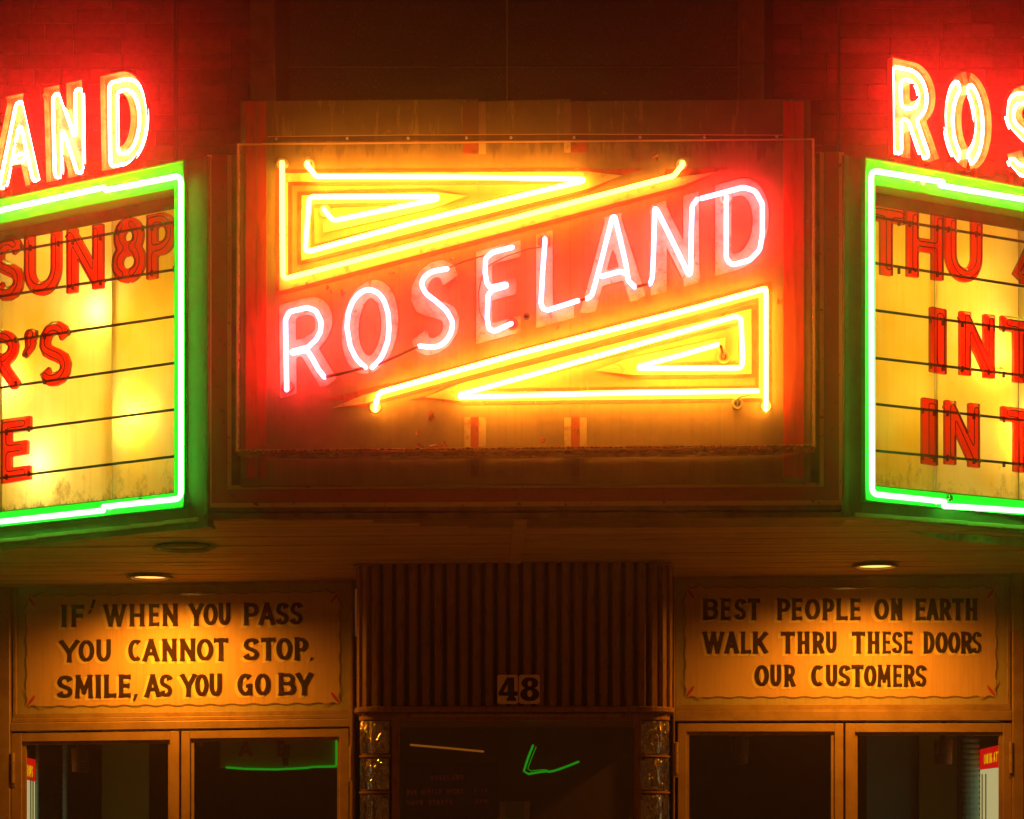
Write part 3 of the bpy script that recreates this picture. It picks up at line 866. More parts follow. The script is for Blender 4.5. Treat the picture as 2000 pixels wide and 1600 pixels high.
# ------------------------------------------------------------------ side letter boards
def make_letterboard(side):
    nm = {'L': 'left', 'R': 'right'}[side]
    words = {'L': 'backlit marquee letter board in green neon frame, carrying SUN 8P', 'R': 'backlit marquee letter board in green neon frame, carrying THU and INT'}
    zt, zb, se, si = ZT[side], ZB[side], SE[side], SI[side]
    n_ = SIDE[side].n
    T = thing('letter_board', words[side], 'letter board', tuple(sp(side, se, zb)), 'backlit letter boards flanking the centre sign')
    fw = FW; ft = .115 if side == 'L' else .112      # frame widths: side, top
    fbm = .068
    # frame tray: flat ring, outer lip, inner return
    outer = [(se, zb), (SEND + fw, zb), (SEND + fw, zt), (se, zt)]
    inner = [(si, zb + fbm), (SEND, zb + fbm), (SEND, zt - ft), (si, zt - ft)]
    mb = MB()
    mb.ring([sp(side, s, z, .0) for s, z in outer], [sp(side, s, z, .0) for s, z in inner], n_ * .012)
    mb.build('green_frame', M['green_tray'], T)
    o2 = [(se + .006, zb + .006), (SEND + fw - .006, zb + .006), (SEND + fw - .006, zt - .006), (se + .006, zt - .006)]
    mb = MB(); mb.ring([sp(side, s, z, .012) for s, z in outer], [sp(side, s, z, .012) for s, z in o2], n_ * .016)
    mb.build('frame_lip', M['green_tray'], T)
    i2 = [(si - .005, zb + fbm - .005), (SEND + .005, zb + fbm - .005), (SEND + .005, zt - ft + .005), (si - .005, zt - ft + .005)]
    mb = MB(); mb.ring([sp(side, s, z, -.075) for s, z in i2], [sp(side, s, z, -.075) for s, z in inner], n_ * .095)
    mb.build('inner_return', M['green_tray'], T)
    # dark bands closing the recess above and below the lit panels
    zt2 = zt - ft + .0; zb2 = zb + fbm
    bt = .055
    mb = MB()
    mb.prism([sp(side, si - .01, zt2 - bt, -.078), sp(side, SEND + .01, zt2 - bt, -.078), sp(side, SEND + .01, zt2 + .01, -.078), sp(side, si - .01, zt2 + .01, -.078)], n_ * .006)
    mb.build('panel_retainer', M['box_metal'], T)
    mb = MB()
    mb.prism([sp(side, si - .01, zb2 - .01, -.078), sp(side, SEND + .01, zb2 - .01, -.078), sp(side, SEND + .01, zb2 + .022, -.078), sp(side, si - .01, zb2 + .022, -.078)], n_ * .006)
    mb.build('panel_retainer', M['box_metal'], T)
    # translucent panels, butted with dark joints
    off = -.085
    cuts_px = {'L': [218, 3], 'R': [1825.5]}[side]
    cuts = [s_of(side, c, off) for c in cuts_px]
    while cuts[-1] < SEND - .3: cuts.append(cuts[-1] + (cuts[1] - cuts[0] if len(cuts) > 1 else .5))
    edges = [si - .015 - .10] + [c for c in cuts if c < SEND] + [SEND + .01]
    for a, b in zip(edges[:-1], edges[1:]):
        if b - a < .03: continue
        mb = MB(); g = .0028
        mb.prism([sp(side, a + g, zb2 - .02, off - .004), sp(side, b - g, zb2 - .02, off - .004), sp(side, b - g, zt2 + .02, off - .004), sp(side, a + g, zt2 + .02, off - .004)], n_ * .004, back=False)
        mb.build('milk_panel', M['board'], T)
    mb = MB()
    for c in edges[1:-1]:
        mb.prism([sp(side, c - .005, zb2 - .02, off - .03), sp(side, c + .005, zb2 - .02, off - .03), sp(side, c + .005, zt2 + .02, off - .03), sp(side, c - .005, zt2 + .02, off - .03)], n_ * .024)
    mb.build('panel_joint', M['rail'], T)
    # light box behind with bulbs
    mb = MB(); bk = -.42
    s_a, s_b = si - .12, SEND + .05
    for (p, e) in (((sp(side, s_a, zb2 - .03, bk)), None),):
        pass
    mb.poly([sp(side, s_a, zb2 - .03, bk), sp(side, s_b, zb2 - .03, bk), sp(side, s_b, zt2 + .03, bk), sp(side, s_a, zt2 + .03, bk)])
    mb.poly([sp(side, s_a, zb2 - .03, bk), sp(side, s_b, zb2 - .03, bk), sp(side, s_b, zb2 - .03, off - .006), sp(side, s_a, zb2 - .03, off - .006)])
    mb.poly([sp(side, s_a, zt2 + .03, bk), sp(side, s_b, zt2 + .03, bk), sp(side, s_b, zt2 + .03, off - .006), sp(side, s_a, zt2 + .03, off - .006)])
    mb.poly([sp(side, s_a, zb2 - .03, bk), sp(side, s_a, zt2 + .03, bk), sp(side, s_a, zt2 + .03, off - .006), sp(side, s_a, zb2 - .03, off - .006)])
    mb.poly([sp(side, s_b, zb2 - .03, bk), sp(side, s_b, zt2 + .03, bk), sp(side, s_b, zt2 + .03, off - .006), sp(side, s_b, zb2 - .03, off - .006)])
    mb.build('light_box', M['box_white'], T, recalc=False)
    spots = {'L': [(190, 610, -.175), (15, 745, -.175), (262, 815, -.17), (75, 905, -.19), (-80, 620, -.2), (300, 655, -.36), (120, 470, -.36), (150, 780, -.38)],
             'R': [(1938, 695, -.175), (1995, 850, -.175), (1900, 560, -.33), (2060, 700, -.2), (1790, 760, -.36), (1770, 540, -.38)]}[side]
    for px, py, o_ in spots:
        p = SIDE[side].at(px, py, off) + n_ * (o_ - off)
        bm = bmesh.new(); bmesh.ops.create_uvsphere(bm, u_segments=8, v_segments=6, radius=.05)
        me = bpy.data.meshes.new('bulb'); bm.to_mesh(me); bm.free(); me.materials.append(M['bulb_hot' if o_ > -.25 else 'bulb'])
        ob = link_mesh('bulb', me, T, p)
    # letter rails
    rails = {'L': [((0, 496), (340, 434.5)), ((0, 579.5), (340, 527.5)), ((0, 669), (340, 618.5)), ((0, 758), (340, 709.5)), ((0, 845), (340, 800.5)), ((0, 934), (340, 892))],
             'R': [((1712, 425), (2000, 473)), ((1712, 515), (2000, 560)), ((1712, 607), (2000, 646)), ((1712, 700), (2000, 734)), ((1712, 790), (2000, 821.6)), ((1712, 881), (2000, 907.7))]}[side]
    for a, b in rails:
        ro = -.065
        pa, pb = SIDE[side].at(*a, ro), SIDE[side].at(*b, ro)
        if side == 'L': pa, pb = pb, pa
        d = (pb - pa).normalized()
        dd = D[side]; z0 = pa.z; slope = (pb.z - pa.z) / (pb - pa).length
        def P(s): return Vector((sp(side, s, 0, ro).x, sp(side, s, 0, ro).y, pa.z + slope * (s - s_of(side, (b if side == 'L' else a)[0], ro))))
        mb = MB()
        A, B = P(si), P(SEND)
        h = Vector((0, 0, .0055))
        mb.prism([A - h, B - h, B + h, A + h], n_ * .006)
        mb.build('letter_rail', M['rail'], T)
    # green tube, two lengths with overlapped ends, electrode housings
    to = .034
    tubes = {'L': [[(-360, 489), (0, 411), (203, 366)], [(206, 371.5), (246, 364), (353.5, 343), (353.5, 974), (202, 990)], [(202, 997), (0, 1019), (-360, 1058)]],
             'R': [[(1842, 355.5), (1701.5, 333), (1703, 965), (1845, 980)], [(1836, 362), (2000, 390), (2360, 451)], [(1843, 988), (2000, 998), (2360, 1021)]]}[side]
    for t in tubes:
        pts = fillet([SIDE[side].at(*p, to) for p in t], .035, 6)
        ob = tube('neon_tube', pts, .0125, M['neon_green'], T, seg=10)
    hs = {'L': [(215, 371), (247, 363), (218, 991), (249, 985), (276, 980)], 'R': [(1780, 352), (1800, 356), (1792, 974), (1826, 980), (1853, 974)]}[side]
    for px, py in hs:
        c = SIDE[side].at(px, py, .012)
        mb = MB(); disc(mb, c, n_, .017, .010, D[side]); mb.build('electrode_housing', M['glassblock'] if px != 276 else M['hole'], T, smooth=False)
    for i in range(5):
        c = sp(side, se + fw * .5, zb + .25 + i * .28, .012)
        mb = MB(); disc(mb, c, n_, .006, .016, D[side], 8); mb.build('tube_support', M['porcelain'], T)
    return T

def disc(mb, c, n, r, h, u, seg=16, mi=0, r2=None):
    c = Vector(c); n = Vector(n).normalized(); u = Vector(u).normalized(); v = n.cross(u)
    r2 = r if r2 is None else r2
    A = [c + (u * math.cos(2 * math.pi * k / seg) + v * math.sin(2 * math.pi * k / seg)) * r for k in range(seg)]
    B = [c + n * h + (u * math.cos(2 * math.pi * k / seg) + v * math.sin(2 * math.pi * k / seg)) * r2 for k in range(seg)]
    mb.mesh(A + B, [tuple(range(seg))[::-1], tuple(range(seg, 2 * seg))] + [(k, (k + 1) % seg, seg + (k + 1) % seg, seg + k) for k in range(seg)], mi)
def washer(mb, c, n, ri, ro, h, u, seg=20, mi=0):
    c = Vector(c); n = Vector(n).normalized(); u = Vector(u).normalized(); v = n.cross(u)
    def rg(r, z): return [c + n * z + (u * math.cos(2 * math.pi * k / seg) + v * math.sin(2 * math.pi * k / seg)) * r for k in range(seg)]
    rings = [rg(ro, 0), rg(ro, h * .6), rg((ro * 2 + ri) / 3, h), rg(ri, h * .8), rg(ri, 0)]
    V = [p for g in rings for p in g]; Fc = []
    for i in range(4):
        for k in range(seg):
            k2 = (k + 1) % seg
            Fc.append((i * seg + k, i * seg + k2, (i + 1) * seg + k2, (i + 1) * seg + k))
    mb.mesh(V, Fc, mi)

for s_ in 'LR': make_letterboard(s_)

# ------------------------------------------------------------------ changeable red acrylic letters
def acrylic(ch, quad, side, label, w=.225, grp='red acrylic letters hung on the marquee rails'):
    pl = SIDE[side]; q = [quad[0], quad[1], quad[2], quad[3]]
    back, dep = -.058, .030
    W = aspect(q, pl)
    w_ = min(w, W * .44) if ch not in "I" else W * .98
    if ch in '8SRP': w_ = .215
    P = glyph_polys(ch, W, w_)
    xs, ys, f = field(P, W, 46, clip=ch not in "'")
    V, Fc, seg = march(xs, ys, f, merge=False)
    G = bilin(q)
    bev = w_ * .30
    c0 = pl.at(*G(.5, .5), back)
    T = thing('marquee_letter', label, 'letter', tuple(c0), grp)
    def hgt(d): return .55 + .45 * min(d / bev, 1) if d < bev else 1 - .22 * min((d - bev) / (bev * .25), 1)
    mb = MB()
    fr = [pl.at(*G(x / W, y), back) + pl.n * dep * hgt(d) for x, y, d in V]
    mb.mesh(fr, Fc)
    nf = len(mb.f)
    for a, b in seg:      # side walls
        mb.poly([fr[b], fr[a], pl.at(*G(V[a][0] / W, V[a][1]), back), pl.at(*G(V[b][0] / W, V[b][1]), back)])
    mb.m = [1 if i >= nf else 0 for i in range(len(mb.f))]
    o = mb.build('letter_shell', [M['letter_red'], M['letter_wall']], T, smooth=False)
    o.data.polygons.foreach_set('use_smooth', [len(p.vertices) > 0 for p in o.data.polygons])
    try: o.data.set_sharp_from_angle(angle=R(28))
    except Exception: pass
    xs3, ys3, f3 = field(P, W, 34, clip=ch not in "'")
    V3, F3, seg3 = march(xs3, ys3, f3 - bev * .95)
    mb = MB()
    for Lp in loops(V3, seg3):
        pp = [np.array(V3[k][:2]) for k in Lp]; m = len(pp)
        for _ in range(2): pp = [(pp[i - 1] + pp[i] * 2 + pp[(i + 1) % m]) / 4 for i in range(m)]
        tube_mb(mb, [pl.at(*G(p[0] / W, p[1]), back) + pl.n * dep for p in pp[::2]], .0026, 4, closed=True)
    if mb.v: mb.build('ridge_refraction_line', M['refraction_edge'], T, recalc=False)  # dark line added along the bevel ridge to stand for refraction
    # moulded feet that hook on the rails
    mb = MB()
    for (u, v) in ((.12, .80), (.12, .10), (.88, .80) , (.88, .10)):
        x = u * W
        i = int(np.argmin(abs(xs - x))); j = int(np.argmin(abs(ys - v)))
        if f[j, i] <= 0 and ch not in 'TPY': continue
        c = pl.at(*G(u, v), back)
        mb.box(c - UP * .012 + pl.n * -.004 - D[side] * .004, D[side] * .008, UP * .026, pl.n * .012)
    if mb.v: mb.build('rail_hook', M['rail'], T)
def Q(xl, xr, tl, tr, br, bl): return ((xl, tl), (xr, tr), (xr, br), (xl, bl))
acrylic('S', Q(-10, 50, 467, 456, 584, 593), 'L', 'red acrylic letter S cut by the left edge, before UN in the top row')
acrylic('U', Q(51, 123, 462, 451, 573, 584), 'L', 'red acrylic letter U between S and N in the top row')
acrylic('N', Q(134, 205, 450, 438, 564, 575), 'L', 'red acrylic letter N of SUN in the top row of the left board')
acrylic('8', Q(222, 287, 430, 420, 549, 559), 'L', 'red acrylic numeral 8 in the top row of the left board')
acrylic('P', Q(290, 348, 422, 411, 538, 548), 'L', 'dark red acrylic letter P partly behind the left green frame')
acrylic('R', Q(-34, 40, 651, 640, 760, 770), 'L', 'red acrylic letter R cut by the left edge, before an apostrophe')
acrylic("'", Q(48, 76, 646, 640, 694, 701), 'L', 'small red acrylic apostrophe between R and S')
acrylic('S', Q(80, 142, 633, 624, 750, 760), 'L', 'red acrylic letter S after the apostrophe on the left board')
acrylic('E', Q(6, 64, 821, 813, 937, 946), 'L', 'red acrylic letter E alone in the lowest row of the left board')
acrylic('T', Q(1692, 1764, 399, 411, 545, 533), 'R', 'dim red acrylic letter T partly behind the right green frame')
acrylic('H', Q(1768, 1839, 411, 422, 550, 541), 'R', 'red acrylic letter H of THU on the right board')
acrylic('U', Q(1843, 1915, 423, 435, 558, 547), 'R', 'red acrylic letter U of THU on the right board')
acrylic('4', Q(1978, 2052, 445, 458, 592, 580), 'R', 'tip of a red acrylic numeral entering at the right edge after THU')
acrylic('I', Q(1813, 1845, 600, 606, 733, 727), 'R', 'red acrylic letter I starting the middle row of the right board')
acrylic('N', Q(1871, 1939, 608, 617, 741, 733), 'R', 'red acrylic letter N in the middle row of the right board')
acrylic('T', Q(1951, 2022, 617, 627, 753, 744), 'R', 'red acrylic letter T at the right edge of the middle row')
acrylic('I', Q(1797, 1828, 777, 782, 911, 906), 'R', 'red acrylic letter I starting the lowest row of the right board')
acrylic('N', Q(1842, 1910, 782, 790, 915, 907), 'R', 'red acrylic letter N in the lowest row of the right board')
acrylic('T', Q(1952, 2022, 794, 802, 927, 919), 'R', 'red acrylic letter T at the right edge of the lowest row')
# a little clump of nest straw caught on a rail
mb = MB(); r2 = random.Random(3)
c = SIDE['R'].at(1953, 722, -.05)
for i in range(46):
    a = c + Vector((r2.gauss(0, .010), r2.gauss(0, .004), abs(r2.gauss(0, .006))))
    d = Vector((r2.uniform(-1, 1), r2.uniform(-.3, .3), r2.uniform(-.5, .6))).normalized() * .016
    tube_mb(mb, [a, a + d * .5 + Vector((0, 0, .002)), a + d], .0006, 3)
o = mb.build('straw_clump', M['channel_in'], None, recalc=False)
o['label'] = 'small clump of nest straw caught on the middle rail of the right board'; o['category'] = 'straw'

# ------------------------------------------------------------------ big channel letters standing on the side boxes
def channel_letter(ch, quad, side, label, w):
    pl = SIDE[side]; q = quad; W = aspect(q, pl)
    P = glyph_polys(ch, W, w)
    if ch == 'N': P = P
    xs, ys, f = field(P, W, 70)
    G = bilin(q)
    back, dep = -.030, .032
    V, Fc, seg = march(xs, ys, f, merge=True)
    bl = pl.at(*G(.5, 0.), back)
    T = thing('channel_letter', label, 'channel letter', tuple(bl), 'open neon channel letters on top of the marquee')
    mb = MB(); mb.mesh([pl.at(*G(x / W, y), back) for x, y, d in V], Fc)
    mb.build('back_plate', M['channel_in'], T)
    gy, gx_ = np.gradient(f, ys[1] - ys[0], xs[1] - xs[0])
    def grad(x, y):
        i = min(max(int(round((x - xs[0]) / (xs[1] - xs[0]))), 0), len(xs) - 1); j = min(max(int(round((y - ys[0]) / (ys[1] - ys[0]))), 0), len(ys) - 1)
        g = np.array((gx_[j, i], gy[j, i])); return g / (np.hypot(*g) + 1e-6)
    for Lp in loops(V, seg):
        mo = MB(); mi_ = MB()
        n = len(Lp)
        O = []; I = []
        for k in Lp:
            x, y, _ = V[k]; g = grad(x, y) * .010
            O.append(pl.at(*G(x / W, y), back)); I.append(pl.at(*G((x + g[0]) / W, y + g[1]), back))
        e = pl.n * dep; e0 = pl.n * .001
        for a in range(n):
            b = (a + 1) % n
            mo.poly([O[a], O[b], O[b] + e, O[a] + e]); mo.poly([O[a] + e, O[b] + e, I[b] + e, I[a] + e])
            mi_.poly([I[b] + e0, I[a] + e0, I[a] + e * .995, I[b] + e * .995])
        mo.build('outer_wall', M['channel_out'], T, recalc=False); mi_.build('inner_wall', M['channel_in'], T, recalc=False)
    # double-stroke tube following the inside of the channel
    xs2, ys2, f2 = field(P, W, 46)
    V2, F2, seg2 = march(xs2, ys2, f2 - w * .27)
    for Lp in loops(V2, seg2):
        pts = [np.array(V2[k][:2]) for k in Lp]
        m = len(pts)
        for _ in range(4): pts = [(pts[i - 1] + pts[i] * 2 + pts[(i + 1) % m]) / 4 for i in range(m)]
        pts = pts[::2]
        if len(pts) < 8: continue
        tube('neon_tube', [pl.at(*G(p[0] / W, p[1]), back + .024) for p in pts], .0075, M['neon_red'], T, closed=True, seg=6)
    for u in (.25, .75):      # feet
        mb = MB()
        c = pl.at(*G(u, 0.), back + .02)
        mb.box(Vector((c.x, c.y, ZT[side] - .0)) - D[side] * .01, D[side] * .02, pl.n * -.02, Vector((0, 0, max(c.z - ZT[side] + .03, .02))))
        mb.build('mounting_foot', M['channel_out'], T)
channel_letter('A', ((-8, 198), (86, 178), (86, 363), (-8, 382)), 'L', 'glowing red neon channel letter A at the left edge, before ND', .23)
channel_letter('N', ((94, 175), (171, 158), (173, 347), (99, 362)), 'L', 'glowing red neon channel letter N between A and D', .235)
channel_letter('D', ((204, 152), (297, 131), (297, 322), (207, 340)), 'L', 'glowing red neon channel letter D ending the left word', .235)
channel_letter('R', ((1733, 115), (1820, 134), (1822, 325), (1735, 309)), 'R', 'glowing red neon channel letter R starting the right word', .235)
channel_letter('O', ((1835, 133), (1929, 153), (1929, 347), (1835, 326)), 'R', 'glowing red neon channel letter O beside the right R', .235)
channel_letter('S', ((1954, 160), (2040, 180), (2040, 366), (1954, 345)), 'R', 'glowing red neon channel letter S cut by the right edge', .235)

# ================================================================== THE CENTRE SIGN
sg = thing('neon_sign', 'large painted centre sign with slanted neon ROSELAND between two yellow neon triangles', 'neon sign', (0.05, -.03, 3.5))
for a, b in ((470, 933.6), (934.4, 1114.6), (1115.4, 1583)):
    mb = MB()
    q = [PAN.at(a, 946 - (a - 1000) * .006), PAN.at(b, 946 - (b - 1000) * .006), PAN.at(b, 194), PAN.at(a, 198)]
    mb.prism([p + Vector((0, .0285, 0)) for p in q], (0, -.0285, 0)); mb.build('sign_sheet', M['sign_olive'], sg)
mb = MB(); q = [PAN.at(474, 300), PAN.at(1579, 296), PAN.at(1579, 199), PAN.at(474, 203)]
mb.prism([p + Vector((0, .16, 0)) for p in q], (0, -.13, 0)); mb.build('sign_casing', M['box_metal'], sg)
def strip(x0, x1, y0, y1, mat, off=.002, name='painted_stripe', prt=None, th=.002):
    m_ = MB(); m_.prism(PAN.quad(x0, y0, x1, y1, off - th), PAN.n * th, back=False); return m_.build(name, mat, prt or sg)
for a, b, c in ((480, 500, 520), (1530, 1552, 1570)):
    strip(a, b, 199, 934, M['band_red'], .003, 'red_band', th=.003); strip(b + 1, c, 199, 934, M['band_red'], .0035, 'red_band', th=.0035)
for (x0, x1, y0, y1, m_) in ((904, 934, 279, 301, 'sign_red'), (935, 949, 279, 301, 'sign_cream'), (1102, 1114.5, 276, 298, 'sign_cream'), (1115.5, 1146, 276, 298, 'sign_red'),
                             (904, 934, 200, 278, 'shaded_red'), (935, 949, 200, 278, 'shaded_worn_cream'), (1102, 1114.5, 200, 275, 'shaded_worn_cream'), (1115.5, 1146, 200, 275, 'shaded_red'),
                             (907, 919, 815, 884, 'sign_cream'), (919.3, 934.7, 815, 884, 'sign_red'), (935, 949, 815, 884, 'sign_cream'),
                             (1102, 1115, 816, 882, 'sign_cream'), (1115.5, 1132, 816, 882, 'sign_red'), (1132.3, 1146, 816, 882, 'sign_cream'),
                             (907, 919, 885, 932, 'shaded_worn_cream'), (919.3, 934.7, 885, 932, 'shaded_red'), (935, 949, 885, 932, 'shaded_worn_cream'),
                             (1102, 1115, 883, 930, 'shaded_worn_cream'), (1115.5, 1132, 883, 930, 'shaded_red'), (1132.3, 1146, 883, 930, 'shaded_worn_cream')):
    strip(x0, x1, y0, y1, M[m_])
def with_tips(path, L=70.):
    P = [np.array(p, float) for p in path]
    a = P[0] + (P[1] - P[0]) / np.hypot(*(P[1] - P[0])) * min(L, np.hypot(*(P[1] - P[0])) * .5)
    b = P[-1] + (P[-2] - P[-1]) / np.hypot(*(P[-2] - P[-1])) * min(L, np.hypot(*(P[-2] - P[-1])) * .5)
    return [P[0], a] + P[1:-1] + [b, P[-1]]
def rib_poly(path, w, lim=5.):
    """mitred band along a pixel path"""
    P = [np.array(p, float) for p in path]; n = len(P); Lf = []; Rt = []
    for i in range(n):
        ta = (P[i] - P[i - 1]) if i > 0 else (P[1] - P[0]); tb = (P[i + 1] - P[i]) if i < n - 1 else ta
        ta = ta / np.hypot(*ta); tb = tb / np.hypot(*tb)
        na = np.array((-ta[1], ta[0])); nb_ = np.array((-tb[1], tb[0]))
        mvec = na + nb_; Lm = np.hypot(*mvec)
        if Lm < .05: mvec, k = na, 1
        else: mvec = mvec / Lm; k = min(1 / max(mvec.dot(na), .05), lim)
        Lf.append(P[i] + mvec * k * w / 2); Rt.append(P[i] - mvec * k * w / 2)
    return Lf, Rt
def band(path, w, mat, off, name):
    path = with_tips(path)
    Lf, Rt = rib_poly(path, w); m_ = MB()
    Lf[0] = Rt[0] = path[0]; Lf[-1] = Rt[-1] = path[-1]
    for i in range(len(path) - 1):
        o_ = off + .0004 * (i % 2)
        pts = [PAN.at(*Lf[i], o_), PAN.at(*Lf[i + 1], o_)]
        if i < len(path) - 2: pts.append(PAN.at(*Rt[i + 1], o_))
        if i > 0: pts.append(PAN.at(*Rt[i], o_))
        m_.poly(pts)
    return m_.build(name, mat, sg)
U1 = [(1400, 336), (554, 558), (554, 347), (1215, 343)]
U2 = [(1215, 343), (597, 498), (597, 390), (915, 382)]
U3 = [(915, 382), (640, 444), (640, 431)]
L1 = [(645, 798), (1491, 569), (1491, 769), (830, 776)]
L2 = [(830, 776), (1459, 614), (1459, 722), (1160, 724)]
L3 = [(1160, 724), (1408, 670), (1408, 690)]
for i, p in enumerate((U1, U2, L1, L2)): band(p, 32, M['sign_red'], .0018 + .0009 * (i % 2), 'red_outline')
for i, p in enumerate((U1, U2, U3, L1, L2, L3)): band(p, 17, M['sign_cream'], .0036 + .0008 * (i % 3), 'cream_stripe')
mb = MB(); mb.poly([PAN.at(x, y, .0012) for x, y in ((1120, 331), (1262, 329), (1150, 362))]); mb.poly([PAN.at(x, y, .0012) for x, y in ((1300, 330), (1426, 328), (1290, 366))])
mb.poly([PAN.at(x, y, .0012) for x, y in ((629, 782), (760, 748), (750, 782))]); mb.poly([PAN.at(x, y, .0012) for x, y in ((795, 782), (900, 758), (920, 783))])
mb.build('red_tip', M['sign_red'], sg)
r4_ = lambda a: random.uniform(-a, a)
# faded painted letters
PL = [('R', ((545, 596), (650, 568), (652, 750), (547, 778)), .185), ('O', ((667, 563), (778, 533), (778, 714), (667, 745)), .19), ('S', ((801, 523), (898, 497), (898, 678), (801, 706)), .18),
      ('E', ((930, 492), (1017, 469), (1017, 649), (930, 672)), .18), ('L', ((1047, 458), (1121, 438), (1121, 621), (1047, 641)), .185),
      ('A', ((1137, 436), (1257, 404), (1257, 583), (1137, 615)), .175), ('N', ((1271, 400), (1365, 374), (1366, 552), (1271, 578)), .18), ('D', ((1397, 362), (1502, 333), (1502, 511), (1397, 539)), .185)]
for i, (c, q, w) in enumerate(PL):
    mb = MB(); flat_glyph(mb, c, q, PAN, .0055, w, res=46)
    mb.build('painted_letter', M['letter_paint'], sg, recalc=False)
# tubes
def stube(pts, mat, name='neon_tube', rad=.0108, r=.02, off=.045, label=None):
    P = [PAN.at(p[0], p[1], p[2] if len(p) > 2 else off) for p in pts]
    return tube(name, fillet(P, r, 5), rad, M[mat], sg, seg=10, label=label)
stube([(551, 318, .0), (551, 322, .045), (553, 546), (821, 475.5), (1040, 417), (1316, 344), (1333, 322, .04), (1333, 317, .0)], 'neon_yellow_dim', label='dimmer yellow tube round the upper triangle')
stube([(600, 318, .0), (600, 322, .045), (617, 345), (900, 346), (1139, 350), (1139, 354), (1040, 377), (800, 437), (605, 491), (596, 489), (604, 388), (612, 385), (854, 384), (854, 389), (656, 430), (648, 428), (634, 411, .04), (632, 407, .0)], 'neon_yellow', r=.022, label='bright yellow tube of the upper triangle')
stube([(733, 803, .0), (733, 796, .045), (739, 768), (1000, 694.5), (1366, 600), (1495, 564), (1496, 572), (1496, 795, .045), (1496, 802, .0)], 'neon_yellow', r=.03, label='bright yellow tube round the lower triangle')
stube([(1480, 764), (1200, 768), (898, 776), (898, 771), (1040, 732), (1127, 707), (1434, 619), (1447, 620), (1451, 700), (1449, 719), (1248, 720), (1248, 716), (1330, 694), (1402, 673)], 'neon_yellow', r=.03, label='bright yellow tube inside the lower triangle')
stube([(1402, 673), (1408, 676), (1413, 697, .03), (1413, 700, 0.)], 'tube_block', 'blocked_tube_end', .007)
stube([(1480, 764), (1470, 770, .03), (1441, 776, .03), (1440, 792, .0)], 'porcelain', 'blocked_tube_end', .005)
NP = 'neon_pink'
stube([(560, 764, .0), (560, 757, .045), (557.5, 625), (565, 609), (600, 601), (617, 607), (627, 628), (626, 648), (617, 664), (602, 678), (569, 687), (572, 690), (600, 684), (610, 700), (622, 722), (634, 737)], NP, r=.02, label='pink-white neon letter R')
stube([(634, 737), (660, 731), (714, 718)], 'tube_block', 'blocked_tube', .0075)
stube([(714, 718), (697, 703), (684, 677), (677.5, 640), (680, 612), (688, 590), (702, 572), (720, 564.5), (738, 571), (750, 586), (758, 612), (760, 642), (757, 668), (748, 692), (739, 707), (726, 718)], NP, r=.1, label='pink-white neon letter O')
stube([(739, 712), (780, 694), (817, 677)], 'tube_block', 'blocked_tube', .0065)
stube([(819, 676), (838, 678), (857, 677), (872, 666), (882, 648), (884.5, 629), (872, 606), (851, 588), (831, 573), (822.5, 555), (829, 540), (845, 530), (873.5, 525)], NP, r=.1, label='pink-white neon letter S')
stube([(875, 524), (905, 511), (950, 498)], 'wire', 'lead_wire', .003)
stube([(1001, 483), (962, 493), (948.5, 505), (947.6, 534), (951, 553), (957, 562), (989, 555), (989, 559), (960, 567), (953, 578), (951.5, 624), (955, 643), (966, 647), (999, 632)], NP, r=.02, label='pink-white neon letter E')
stube([(1064, 482, .01), (1034, 486, .02), (990, 500, .02), (953, 519, .02), (941, 540, .02), (935, 570, .015), (936, 610, .015), (950, 634, .02)], 'wire', 'lead_wire', .0026, r=.1)
stube([(1064, 465, .0), (1064.5, 471, .045), (1060, 530), (1056.5, 592), (1060, 603), (1070, 606), (1130, 587)], NP, label='pink-white neon letter L')
stube([(1130, 587), (1146, 584)], 'tube_block', 'blocked_tube', .007)
stube([(1146, 584), (1156.5, 576), (1175, 508), (1196, 424), (1201, 424), (1212, 470), (1223, 519), (1227, 548), (1240, 561)], NP, r=.02, label='pink-white neon letter A')
stube([(1175, 540), (1212, 530), (1222, 534)], NP, r=.02, label='crossbar of the neon letter A')
stube([(1240, 561), (1268, 555)], 'tube_block', 'blocked_tube', .0075)
stube([(1269.5, 555), (1274, 543), (1276, 503), (1279, 407), (1283, 410), (1310, 464), (1346, 538), (1349, 532), (1350, 457), (1352, 402), (1362, 389)], NP, r=.02, label='pink-white neon letter N')
stube([(1362, 389), (1369, 388)], 'tube_block', 'blocked_tube', .007)
stube([(1369, 388), (1452, 366), (1475, 373), (1489, 398), (1489, 457), (1484, 488), (1465, 508), (1430, 518), (1418.5, 506), (1418.5, 390, .045), (1418.5, 384, .0)], NP, r=.045, label='pink-white neon letter D')
for (x, y, r, m_) in ((551, 321, .029, 'porcelain'), (604, 322, .029, 'porcelain'), (635, 413, .028, 'porcelain'), (1331, 321, .028, 'porcelain'), (733, 797, .028, 'porcelain'), (1413, 698, .028, 'sign_olive'), (1440, 790, .026, 'porcelain'), (1496, 795, .026, 'porcelain'),
                   (562, 757, .026, 'sign_red'), (1001, 634, .026, 'sign_red'), (1063, 473, .026, 'sign_red'), (1417, 389, .030, 'letter_paint'), (1028.5, 618.5, .0145, 'hole')):
    mb = MB(); washer(mb, PAN.at(x, y, .006), PAN.n, r * .5, r, .012, (1, 0, 0)); disc(mb, PAN.at(x, y, .0065), PAN.n, r * .5, .0005, (1, 0, 0), mi=1)
    mb.build('insulator', [M[m_], M['hole']], sg, smooth=False, recalc=True)
